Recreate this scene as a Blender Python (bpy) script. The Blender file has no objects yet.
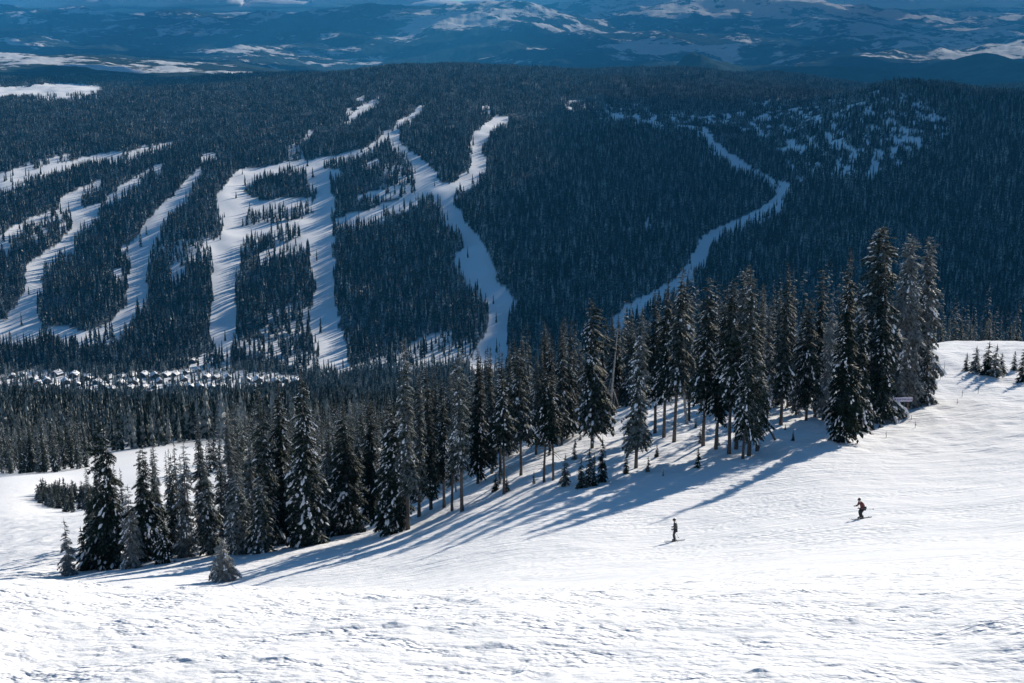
SUN_AZ, SUN_EL, SUN_S, SKY_S, OZ = 32.0, 18.8, 5.0, 0.085, 1.5
HAZE_D, HAZE_C = 2.6e-5, (0.07, 0.48, 1.0)
CLOUDS = True
import bpy, math, random
import numpy as np
from mathutils import Vector, Matrix

random.seed(7)
RS = np.random.RandomState(11)
C = bpy.context.scene.collection
sc = bpy.context.scene

# ------------------------------------------------------------------ camera model
W, H = 1024, 683
F = 1422.0                       # 50 mm on a 36 mm sensor
PITCH = math.atan((341.5 + 12.0) / F)
SP, CP = math.sin(PITCH), math.cos(PITCH)

def vdir(row):
    return (341.5 - row) / F

def point(col, row, y):
    """world point at forward distance y seen at a pixel"""
    v = vdir(row)
    t = y / (CP + v * SP)
    return np.array([t * (col - 512.0) / F, y, t * (-SP + v * CP)])

def project(x, y, z):
    d = y * CP - z * SP
    d = np.maximum(d, 1e-3)
    up = y * SP + z * CP
    return 512.0 + F * x / d, 341.5 - F * up / d

# ------------------------------------------------------------------ noise
def _hash(ix, iy, seed):
    n = (ix.astype(np.int64) * 374761393 + iy.astype(np.int64) * 668265263 + seed * 2147483647 + 1013904223) & 0xFFFFFFFF
    n = ((n ^ (n >> 13)) * 1274126177) & 0xFFFFFFFF
    n = ((n ^ (n >> 16)) * 2246822519) & 0xFFFFFFFF
    return ((n ^ (n >> 15)) & 0xFFFFFF) / float(0xFFFFFF)

def vnoise(x, y, seed=0):
    ix = np.floor(x); iy = np.floor(y)
    fx = x - ix; fy = y - iy
    ang = lambda a, b: _hash(a, b, seed) * 6.2831853
    def g(a, b, dx, dy):
        t = ang(a, b)
        return np.cos(t) * dx + np.sin(t) * dy
    ux = fx * fx * fx * (fx * (fx * 6 - 15) + 10)
    uy = fy * fy * fy * (fy * (fy * 6 - 15) + 10)
    n00 = g(ix, iy, fx, fy); n10 = g(ix + 1, iy, fx - 1, fy)
    n01 = g(ix, iy + 1, fx, fy - 1); n11 = g(ix + 1, iy + 1, fx - 1, fy - 1)
    a = n00 + ux * (n10 - n00); b = n01 + ux * (n11 - n01)
    return (a + uy * (b - a)) * 1.5

def fbm(x, y, octs=4, seed=0, gain=0.5):
    s = 0; a = 1.0; t = 0
    for i in range(octs):
        s = s + a * vnoise(x * 2 ** i + 17.3 * i, y * 2 ** i - 9.1 * i, seed + i)
        t += a; a *= gain
    return s / t

def ridged(x, y, octs=5, seed=0):
    s = 0; a = 1.0; t = 0
    for i in range(octs):
        s = s + a * (1 - np.abs(vnoise(x * 2 ** i + 31.7 * i, y * 2 ** i, seed + i)) * 2)
        t += a; a *= 0.5
    return s / t

def smooth(a, b, x):
    t = np.clip((x - a) / (b - a), 0, 1)
    return t * t * (3 - 2 * t)

# ------------------------------------------------------------------ terrain height: thin plate spline through surveyed points
Z0 = 10.0
CT = []
def row_(y, *cr):
    for c, r in cr:
        CT.append(tuple(point(c, r, y)))
row_(6.5, (0, 790), (512, 790), (1024, 785))
row_(9.3, (0, 686), (512, 686), (1024, 682))
row_(11, (0, 632), (512, 636), (1024, 632))
row_(12.5, (0, 606), (512, 610), (1024, 610))
row_(14, (0, 585), (200, 594), (512, 597), (800, 598), (1024, 598))
row_(20, (0, 586), (200, 596), (512, 592), (800, 586), (1024, 582))
row_(28, (0, 588), (200, 598), (400, 597), (600, 587), (800, 577), (1024, 569))
row_(45, (0, 588), (200, 598), (400, 597), (600, 582), (800, 567), (1024, 553))
row_(70, (200, 606), (400, 597), (600, 577), (800, 556), (1024, 533))
row_(92, (0, 598), (200, 604), (400, 585), (600, 556), (800, 532), (1024, 505))
CT.append(tuple(point(675, 541, 100)))
row_(118, (225, 583))
row_(140, (0, 575), (60, 576), (100, 570), (160, 561), (225, 554), (300, 548), (400, 531), (500, 497), (600, 478), (740, 466), (860, 458), (1024, 448))
row_(165, (875, 432), (1024, 420))
row_(175, (400, 505), (500, 458), (600, 430), (700, 415), (800, 410))
row_(200, (300, 520), (940, 385), (1024, 385))
row_(200, (500, 440), (650, 400), (800, 395))
row_(238, (930, 347), (1024, 345), (860, 362), (750, 385))
row_(240, (0, 528), (100, 517), (200, 505), (350, 488))
row_(290, (940, 352), (1024, 350), (850, 385), (650, 425), (500, 450))
row_(300, (0, 498), (65, 503), (200, 492))
row_(345, (0, 482), (50, 481), (150, 477), (300, 470))
row_(400, (0, 477), (50, 473), (140, 462), (250, 455), (500, 445), (750, 420), (1024, 385))
row_(520, (0, 460), (150, 446), (300, 440))
row_(700, (0, 432), (300, 428), (600, 425), (1024, 405))
row_(1000, (0, 412), (300, 410), (600, 405), (1024, 395))
row_(1500, (0, 399), (300, 398), (600, 385), (1024, 375))
row_(1760, (0, 388), (150, 391), (300, 388), (600, 372), (1024, 352))
row_(1880, (0, 372), (150, 371), (250, 370), (400, 366), (600, 355), (1024, 330))
row_(2050, (0, 345), (200, 346), (400, 342), (520, 335), (620, 322), (800, 318), (1024, 300))
row_(2300, (0, 292), (200, 292), (400, 284), (500, 275), (600, 270), (690, 274), (800, 262), (1024, 235))
row_(2550, (705, 240), (850, 205), (1024, 175))
row_(2600, (0, 238), (200, 236), (400, 228), (500, 214), (600, 210))
row_(2900, (600, 172), (785, 190), (900, 155), (1024, 135))
row_(3000, (0, 188), (200, 186), (400, 176), (500, 168))
row_(3250, (748, 168), (650, 150))
row_(3600, (0, 145), (250, 140), (450, 126), (600, 126), (705, 133), (830, 110), (905, 90), (1024, 100))
row_(3900, (905, 84), (840, 100), (1024, 97))
row_(4400, (0, 112), (300, 102), (610, 102), (750, 101), (880, 96), (1024, 104))
row_(5200, (0, 100), (300, 88), (600, 80), (800, 92), (960, 103), (1024, 101))
row_(6200, (0, 92), (300, 79), (600, 73), (800, 86), (960, 96), (1024, 94))
row_(7400, (0, 80), (150, 82), (300, 77), (450, 68), (620, 73), (800, 79), (1024, 86))
row_(9500, (0, 66), (150, 74), (300, 82), (600, 90), (850, 88), (1024, 84))
row_(11500, (0, 52), (100, 58), (250, 70), (400, 82), (700, 85), (1024, 74))
row_(15000, (0, 60), (300, 72), (700, 72), (1024, 62))
row_(20000, (0, 48), (512, 52), (1024, 48))
row_(30000, (0, 24), (512, 24), (1024, 27))
row_(46000, (0, 12), (512, 10), (1024, 8))
# outside the frame and behind the viewpoint
for (x, y, z) in [(-25, -14, 2.0), (0, -14, 3.6), (25, -14, 5.0), (-12, 0, -2.4), (0, 0, -1.75), (12, 0, -1.2),
                  (-25, 12, -8), (25, 12, -3.6), (-70, 60, -38), (-90, 140, -80), (-200, 350, -150), (80, 90, -28),
                  (130, 150, -38), (180, 238, -44), (-900, 1000, -360), (900, 1000, -250), (1400, 1900, -330),
                  (-1400, 1900, -520), (1900, 3000, -150), (-2100, 3000, -430), (-4200, 6000, -420), (4200, 6000, -330),
                  (-9000, 15000, -650), (9000, 15000, -650), (-22000, 40000, -300), (22000, 40000, -300)]:
    CT.append((x, y, z))
CT = np.array(CT, dtype=float)
USC, D0 = 4.0, 30.0
def _feat(x, y):
    return USC * x / (y + D0), np.log(y + D0)
def _tps_fit():
    a, b = _feat(CT[:, 0], CT[:, 1])
    q = (CT[:, 2] - Z0) / (CT[:, 1] + D0)
    n = len(a)
    r2 = (a[:, None] - a[None]) ** 2 + (b[:, None] - b[None]) ** 2
    K = 0.5 * r2 * np.log(r2 + 1e-12)
    K += np.eye(n) * 6e-5
    P = np.stack([np.ones(n), a, b], 1)
    A = np.zeros((n + 3, n + 3)); A[:n, :n] = K; A[:n, n:] = P; A[n:, :n] = P.T
    return a, b, np.linalg.solve(A, np.concatenate([q, np.zeros(3)]))
_TA, _TB, _TW = _tps_fit()
def base_z(x, y):
    x = np.asarray(x, float); y = np.asarray(y, float)
    sh = x.shape; x = x.ravel(); y = y.ravel()
    a, b = _feat(x, y)
    out = np.empty_like(a)
    for s in range(0, len(a), 40000):
        aa = a[s:s + 40000, None]; bb = b[s:s + 40000, None]
        r2 = (aa - _TA) ** 2 + (bb - _TB) ** 2 + 1e-12
        out[s:s + 40000] = 0.5 * (r2 * np.log(r2)) @ _TW[:-3] + _TW[-3] + _TW[-2] * aa[:, 0] + _TW[-1] * bb[:, 0]
    return (Z0 + out * (y + D0)).reshape(sh)

def bumpg(x, y, cx, cy, sx, sy):
    return np.exp(-((x - cx) / sx) ** 2 - ((y - cy) / sy) ** 2)

def hill(col, row, y, wid, dep, h, x, yy):
    p = point(col, row, y)
    return h * bumpg(x, yy, p[0], y, wid, dep)

def ground_z(x, y):
    x = np.asarray(x, float); y = np.asarray(y, float)
    z = base_z(x, y)
    # gentle rolls of the groomed slope
    wn = smooth(28, 60, y) * (1 - smooth(260, 500, y))
    z = z + wn * (0.35 * fbm(x / 22, y / 22, 2, 5) + 0.10 * fbm(x / 5, y / 7, 2, 9))
    # wind drifts between the trees
    wt = smooth(128, 150, y) * (1 - smooth(230, 300, y))
    z = z + wt * 0.55 * fbm(x / 6, y / 6, 3, 21)
    # broken crust and lumps close to the viewpoint
    wc = 1 - smooth(14, 70, y)
    n1 = fbm(x / 0.6, y / 0.6, 3, 31)
    n2 = fbm(x / 1.9, y / 1.9, 2, 41)
    n3 = vnoise(x / 0.2, y / 0.2, 51)
    n4 = vnoise(x / 0.12, y / 0.12, 53)
    rough = smooth(-0.15, 0.35, n2)
    n5 = np.maximum(fbm(x / 0.7, y / 0.7, 3, 57) - 0.17, 0)
    z = z + wc * (0.05 * n2 + 0.06 * rough * np.maximum(n1, 0) ** 1.2 + 0.075 * n5 * (0.6 + 0.8 * n3) + 0.013 * (0.45 + 0.55 * rough) * n3 + 0.007 * n4)
    # valley sides, shoulders and spurs
    wm = smooth(300, 900, y)
    z = z + wm * (1 - smooth(1550, 1700, y) * (1 - smooth(1900, 2050, y)) * 0.8) * ((9 + 9 * smooth(2100, 2500, y)) * fbm(x / 300, y / 420, 3, 61) + 3.0 * fbm(x / 60, y / 80, 2, 71))
    wf = smooth(3300, 6000, y)
    z = z + wf * 46 * fbm(x / 900, y / 1500, 4, 83)
    z = z + smooth(9000, 11500, y) * 38 * (ridged(x / 1300, y / 2100, 5, 87) - 0.5)
    # far ranges
    wr = smooth(13500, 19000, y)
    z = z + wr * (1 - 0.3 * smooth(30000, 46000, y)) * (330 * (ridged(x / 3900, y / 5200, 7, 91) - 0.55) * (1 + 0.6 * fbm(x / 9000, y / 9000, 2, 95)))
    # named hills beyond the first skyline
    hn_ = 0.85 + 0.9 * fbm(x / 420, y / 500, 4, 97)
    z = z + hn_ * (hill(688, 70, 9700, 240, 420, 150, x, y) + hill(735, 70, 9900, 330, 420, 95, x, y) + hill(630, 70, 9900, 330, 420, 60, x, y))
    z = z + hill(988, 78, 10200, 330, 600, 170, x, y) + hill(900, 78, 10600, 900, 700, 100, x, y) + hill(810, 78, 10600, 400, 500, 90, x, y)
    z = z + hill(760, 10, 40000, 2600, 3500, 700, x, y) + hill(640, 10, 43500, 3000, 3500, 430, x, y)
    z = z + hill(450, 30, 30000, 4200, 3500, 420, x, y) + hill(100, 30, 32000, 5200, 3500, 330, x, y)
    z = z + hill(840, 30, 30000, 2200, 2500, 210, x, y)
    z = z + hill(995, 95, 5400, 260, 700, 22, x, y)
    return z

def unproject(col, row, y0, y1):
    """first ground hit of a pixel ray between forward distances y0 and y1"""
    ys = np.exp(np.linspace(math.log(y0), math.log(y1), 500))
    v = vdir(row); t = ys / (CP + v * SP)
    x = t * (col - 512.0) / F; z = t * (-SP + v * CP)
    g = ground_z(x, ys)
    k = np.where(g > z)[0]
    i = k[0] if len(k) else len(ys) - 1
    return float(x[i]), float(ys[i]), float(g[i])

# ------------------------------------------------------------------ materials
def new_mat(name):
    m = bpy.data.materials.new(name); m.use_nodes = True
    nt = m.node_tree; b = nt.nodes['Principled BSDF']
    return m, nt, b
def nd(nt, typ, **kw):
    n = nt.nodes.new(typ)
    for k, v in kw.items():
        if k.startswith('_'):
            setattr(n, k[1:], v)
        else:
            n.inputs[k.replace('__', ' ')].default_value = v
    return n
def L(nt, a, b):
    nt.links.new(a, b)
def simple(name, col, rough=0.6, metal=0.0, var=0.0, scale=4.0):
    m, nt, b = new_mat(name)
    b.inputs['Roughness'].default_value = rough
    b.inputs['Metallic'].default_value = metal
    if var > 0:
        tc = nd(nt, 'ShaderNodeTexCoord'); n = nd(nt, 'ShaderNodeTexNoise', Scale=scale, Detail=4.0)
        L(nt, tc.outputs['Object'], n.inputs['Vector'])
        r = nd(nt, 'ShaderNodeValToRGB')
        r.color_ramp.elements[0].position = 0.3; r.color_ramp.elements[1].position = 0.7
        r.color_ramp.elements[0].color = tuple(c * (1 - var) for c in col) + (1,)
        r.color_ramp.elements[1].color = tuple(min(1, c * (1 + var)) for c in col) + (1,)
        L(nt, n.outputs['Fac'], r.inputs['Fac']); L(nt, r.outputs['Color'], b.inputs['Base Color'])
    else:
        b.inputs['Base Color'].default_value = tuple(col) + (1,)
    return m

def math_node(nt, op, a, b=None, clamp=False):
    n = nt.nodes.new('ShaderNodeMath'); n.operation = op; n.use_clamp = clamp
    for i, v in enumerate((a, b)):
        if v is None: continue
        if isinstance(v, (int, float)): n.inputs[i].default_value = v
        else: L(nt, v, n.inputs[i])
    return n.outputs[0]
def ramp(nt, fac, p0, p1, c0=(0, 0, 0, 1), c1=(1, 1, 1, 1)):
    r = nt.nodes.new('ShaderNodeValToRGB')
    r.color_ramp.elements[0].position = p0; r.color_ramp.elements[1].position = p1
    r.color_ramp.elements[0].color = c0; r.color_ramp.elements[1].color = c1
    L(nt, fac, r.inputs['Fac']); return r.outputs['Color']
def mixc(nt, fac, a, b):
    n = nt.nodes.new('ShaderNodeMix'); n.data_type = 'RGBA'
    if isinstance(fac, (int, float)): n.inputs[0].default_value = fac
    else: L(nt, fac, n.inputs[0])
    for s, v in ((6, a), (7, b)):
        if isinstance(v, tuple): n.inputs[s].default_value = v
        else: L(nt, v, n.inputs[s])
    return n.outputs[2]
def noise(nt, vec, scale, detail=3.0, rough=0.5, sx=1.0, sy=1.0, sz=1.0, rot=0.0):
    mp = nt.nodes.new('ShaderNodeMapping')
    mp.inputs['Scale'].default_value = (sx, sy, sz); mp.inputs['Rotation'].default_value = (0, 0, rot)
    L(nt, vec, mp.inputs['Vector'])
    n = nd(nt, 'ShaderNodeTexNoise', Scale=scale, Detail=detail, Roughness=rough)
    L(nt, mp.outputs[0], n.inputs['Vector']); return n.outputs['Fac']

SNOWC = (0.86, 0.87, 0.89, 1)
def mat_ground():
    m, nt, b = new_mat('snowfield')
    geo = nt.nodes.new('ShaderNodeNewGeometry'); P = geo.outputs['Position']
    at = nt.nodes.new('ShaderNodeAttribute'); at.attribute_name = 'forest'
    nr = nt.nodes.new('ShaderNodeAttribute'); nr.attribute_name = 'near'
    op = nt.nodes.new('ShaderNodeAttribute'); op.attribute_name = 'farland'
    # forest floor: needles, trunks and scrub showing through thin snow
    n1 = noise(nt, P, 0.12, 4, 0.65)
    lip = nt.nodes.new('ShaderNodeAttribute'); lip.attribute_name = 'crust'
    fl = ramp(nt, n1, 0.40, 0.66, (0.035, 0.045, 0.045, 1), (0.20, 0.22, 0.24, 1))
    c = mixc(nt, at.outputs['Fac'], SNOWC, fl)
    # distant country: dark conifer forest with open snow, logged patches and frozen lakes
    n2 = noise(nt, P, 0.0019, 8, 0.66, sy=0.6)
    n3 = noise(nt, P, 0.00035, 3, 0.5, sy=0.7)
    n4 = noise(nt, P, 0.006, 4, 0.6)
    s = math_node(nt, 'ADD', math_node(nt, 'MULTIPLY', n2, 0.50), math_node(nt, 'MULTIPLY', n3, 0.36))
    s = math_node(nt, 'ADD', s, math_node(nt, 'MULTIPLY', n4, 0.14))
    s = math_node(nt, 'ADD', s, math_node(nt, 'MULTIPLY', op.outputs['Fac'], 1.0))
    pat = ramp(nt, s, 0.575, 0.60)
    tex = ramp(nt, n4, 0.3, 0.7, (0.018, 0.032, 0.035, 1), (0.05, 0.075, 0.075, 1))
    sn = mixc(nt, n4, (0.55, 0.55, 0.56, 1), (0.8, 0.8, 0.8, 1))
    fc = mixc(nt, pat, tex, sn)
    fr = nt.nodes.new('ShaderNodeAttribute'); fr.attribute_name = 'far'
    c = mixc(nt, fr.outputs['Fac'], c, fc)
    L(nt, c, b.inputs['Base Color'])
    b.inputs['Roughness'].default_value = 0.55
    b.inputs['Specular IOR Level'].default_value = 0.0
    # bumps: grain, wind crust and ski tracks that run down the fall line
    g1 = noise(nt, P, 9.0, 4, 0.7)
    g2 = noise(nt, P, 1.4, 4, 0.6)
    g3 = noise(nt, P, 0.9, 3, 0.55, sx=0.16, sy=1.6, rot=math.radians(-18))
    g4 = noise(nt, P, 2.2, 2, 0.5, sx=0.10, sy=1.5, rot=math.radians(-34))
    g5 = noise(nt, P, 0.25, 3, 0.6)
    sel = ramp(nt, g5, 0.42, 0.62)
    tr = math_node(nt, 'ADD', math_node(nt, 'MULTIPLY', g3, 0.17), math_node(nt, 'MULTIPLY', math_node(nt, 'MULTIPLY', g4, sel), 0.13))
    hn = math_node(nt, 'ADD', math_node(nt, 'MULTIPLY', g1, 0.012), math_node(nt, 'MULTIPLY', g2, 0.09))
    tr = math_node(nt, 'MULTIPLY', tr, 1.25)
    tr = math_node(nt, 'MULTIPLY', tr, math_node(nt, 'SUBTRACT', 1.0, lip.outputs['Fac']))
    vor = nt.nodes.new('ShaderNodeTexVoronoi'); vor.feature = 'SMOOTH_F1'; vor.inputs['Scale'].default_value = 8.0; vor.inputs['Smoothness'].default_value = 0.5
    L(nt, P, vor.inputs['Vector'])
    v2 = nt.nodes.new('ShaderNodeTexVoronoi'); v2.feature = 'SMOOTH_F1'; v2.inputs['Scale'].default_value = 22.0; v2.inputs['Smoothness'].default_value = 0.4
    L(nt, P, v2.inputs['Vector'])
    cov = ramp(nt, g2, 0.42, 0.62)
    cl = math_node(nt, 'ADD', math_node(nt, 'MULTIPLY', vor.outputs['Distance'], -0.060), math_node(nt, 'MULTIPLY', v2.outputs['Distance'], -0.020))
    cl = math_node(nt, 'MULTIPLY', math_node(nt, 'MULTIPLY', cl, cov), lip.outputs['Fac'])
    v3 = nt.nodes.new('ShaderNodeTexVoronoi'); v3.feature = 'SMOOTH_F1'; v3.inputs['Scale'].default_value = 2.2; v3.inputs['Smoothness'].default_value = 0.6
    L(nt, P, v3.inputs['Vector'])
    chop = nt.nodes.new('ShaderNodeAttribute'); chop.attribute_name = 'chop'
    cl = math_node(nt, 'SUBTRACT', cl, math_node(nt, 'MULTIPLY', math_node(nt, 'MULTIPLY', v3.outputs['Distance'], 0.15), chop.outputs['Fac']))
    g6 = noise(nt, P, 0.55, 4, 0.6, sx=0.5, sy=1.3)
    hh = math_node(nt, 'ADD', math_node(nt, 'ADD', tr, hn), math_node(nt, 'ADD', cl, math_node(nt, 'MULTIPLY', g6, 0.16)))
    bp = nt.nodes.new('ShaderNodeBump'); bp.inputs['Distance'].default_value = 1.0
    L(nt, hh, bp.inputs['Height']); L(nt, nr.outputs['Fac'], bp.inputs['Strength'])
    L(nt, bp.outputs[0], b.inputs['Normal'])
    return m

def mat_needles(name, dark, frost, scale=3.0, amt=(0.45, 0.75), upw=0.6):
    """conifer needles, rimed with frost where the noise and the upward faces say so; some frost tones also stand in for sunlight"""
    m, nt, b = new_mat(name)
    geo = nt.nodes.new('ShaderNodeNewGeometry'); tc = nt.nodes.new('ShaderNodeTexCoord')
    oi = nt.nodes.new('ShaderNodeObjectInfo')
    n = noise(nt, tc.outputs['Object'], scale, 3, 0.6)
    sep = nt.nodes.new('ShaderNodeSeparateXYZ'); L(nt, geo.outputs['Normal'], sep.inputs[0])
    up = math_node(nt, 'ABSOLUTE', sep.outputs['Z'])
    f = math_node(nt, 'ADD', math_node(nt, 'MULTIPLY', up, upw * 0.4), n)
    f = math_node(nt, 'ADD', f, math_node(nt, 'MULTIPLY', math_node(nt, 'SUBTRACT', oi.outputs['Random'], 0.5), 0.22))
    fac = ramp(nt, f, amt[0], amt[1])
    dk = mixc(nt, oi.outputs['Random'], tuple(c * 0.75 for c in dark) + (1,), tuple(c * 1.3 for c in dark) + (1,))
    L(nt, mixc(nt, fac, dk, tuple(frost) + (1,)), b.inputs['Base Color'])
    b.inputs['Roughness'].default_value = 0.7
    b.inputs['Specular IOR Level'].default_value = 0.08
    return m

M = {}
M['ground'] = mat_ground()
M['needles'] = mat_needles('rimed_lit_needles', (0.013, 0.026, 0.018), (0.32, 0.35, 0.35), 2.5, (0.62, 0.93), 0.5)  # rime tone brightened to paint in the sunlit rims too
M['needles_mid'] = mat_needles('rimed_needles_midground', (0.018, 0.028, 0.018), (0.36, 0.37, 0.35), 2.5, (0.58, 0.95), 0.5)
M['needles_plateau'] = mat_needles('rimed_sunlit_needles_plateau', (0.016, 0.024, 0.020), (0.46, 0.47, 0.46), 7.0, (0.50, 0.74), 0.35)  # lighter copy for the sunlit plateau: rime plus sunlight put into the colour
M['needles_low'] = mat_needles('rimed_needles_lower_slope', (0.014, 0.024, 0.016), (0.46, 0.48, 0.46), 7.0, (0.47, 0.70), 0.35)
M['needles_far'] = mat_needles('rimed_lit_needles_far_slope', (0.010, 0.018, 0.016), (0.55, 0.58, 0.58), 7.0, (0.54, 0.72), 0.35)  # pale dapples are rime and also painted lit sides of the trees
M['branch_snow'] = simple('snow_on_branches', (0.84, 0.85, 0.87), 0.6)
M['branch_snow'].node_tree.nodes['Principled BSDF'].inputs['Specular IOR Level'].default_value = 0.0
M['bark'] = simple('bark', (0.085, 0.072, 0.062), 0.85, var=0.5, scale=6)
M['dead_wood'] = simple('weathered_wood', (0.36, 0.34, 0.32), 0.8, var=0.45, scale=5)

# ------------------------------------------------------------------ object helpers
def tag(o, label=None, cat=None, group=None, kind=None):
    if label: o['label'] = label
    if cat: o['category'] = cat
    if group: o['group'] = group
    if kind: o['kind'] = kind
    return o
def make_mesh(name, verts, faces, mats, mat_idx=None, smooth_=False):
    me = bpy.data.meshes.new(name)
    v = np.asarray(verts, dtype=np.float32)
    if isinstance(faces, np.ndarray):
        k = faces.shape[1]; nf = len(faces)
        me.vertices.add(len(v)); me.vertices.foreach_set('co', v.ravel())
        me.loops.add(nf * k); me.loops.foreach_set('vertex_index', faces.astype(np.int32).ravel())
        me.polygons.add(nf); me.polygons.foreach_set('loop_start', np.arange(0, nf * k, k, dtype=np.int32))
        me.polygons.foreach_set('loop_total', np.full(nf, k, dtype=np.int32))
        me.update(calc_edges=True)
    else:
        me.from_pydata([tuple(a) for a in v.tolist()], [], faces)
    for m in mats: me.materials.append(m)
    if mat_idx is not None:
        me.polygons.foreach_set('material_index', np.asarray(mat_idx, dtype=np.int32))
    me.polygons.foreach_set('use_smooth', np.full(len(me.polygons), smooth_, dtype=bool))
    me.update()
    return me
def link(name, me, parent=None, loc=(0, 0, 0), rz=0.0):
    o = bpy.data.objects.new(name, me); C.objects.link(o)
    o.location = loc; o.rotation_euler = (0, 0, rz)
    if parent is not None: o.parent = parent
    return o

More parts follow.
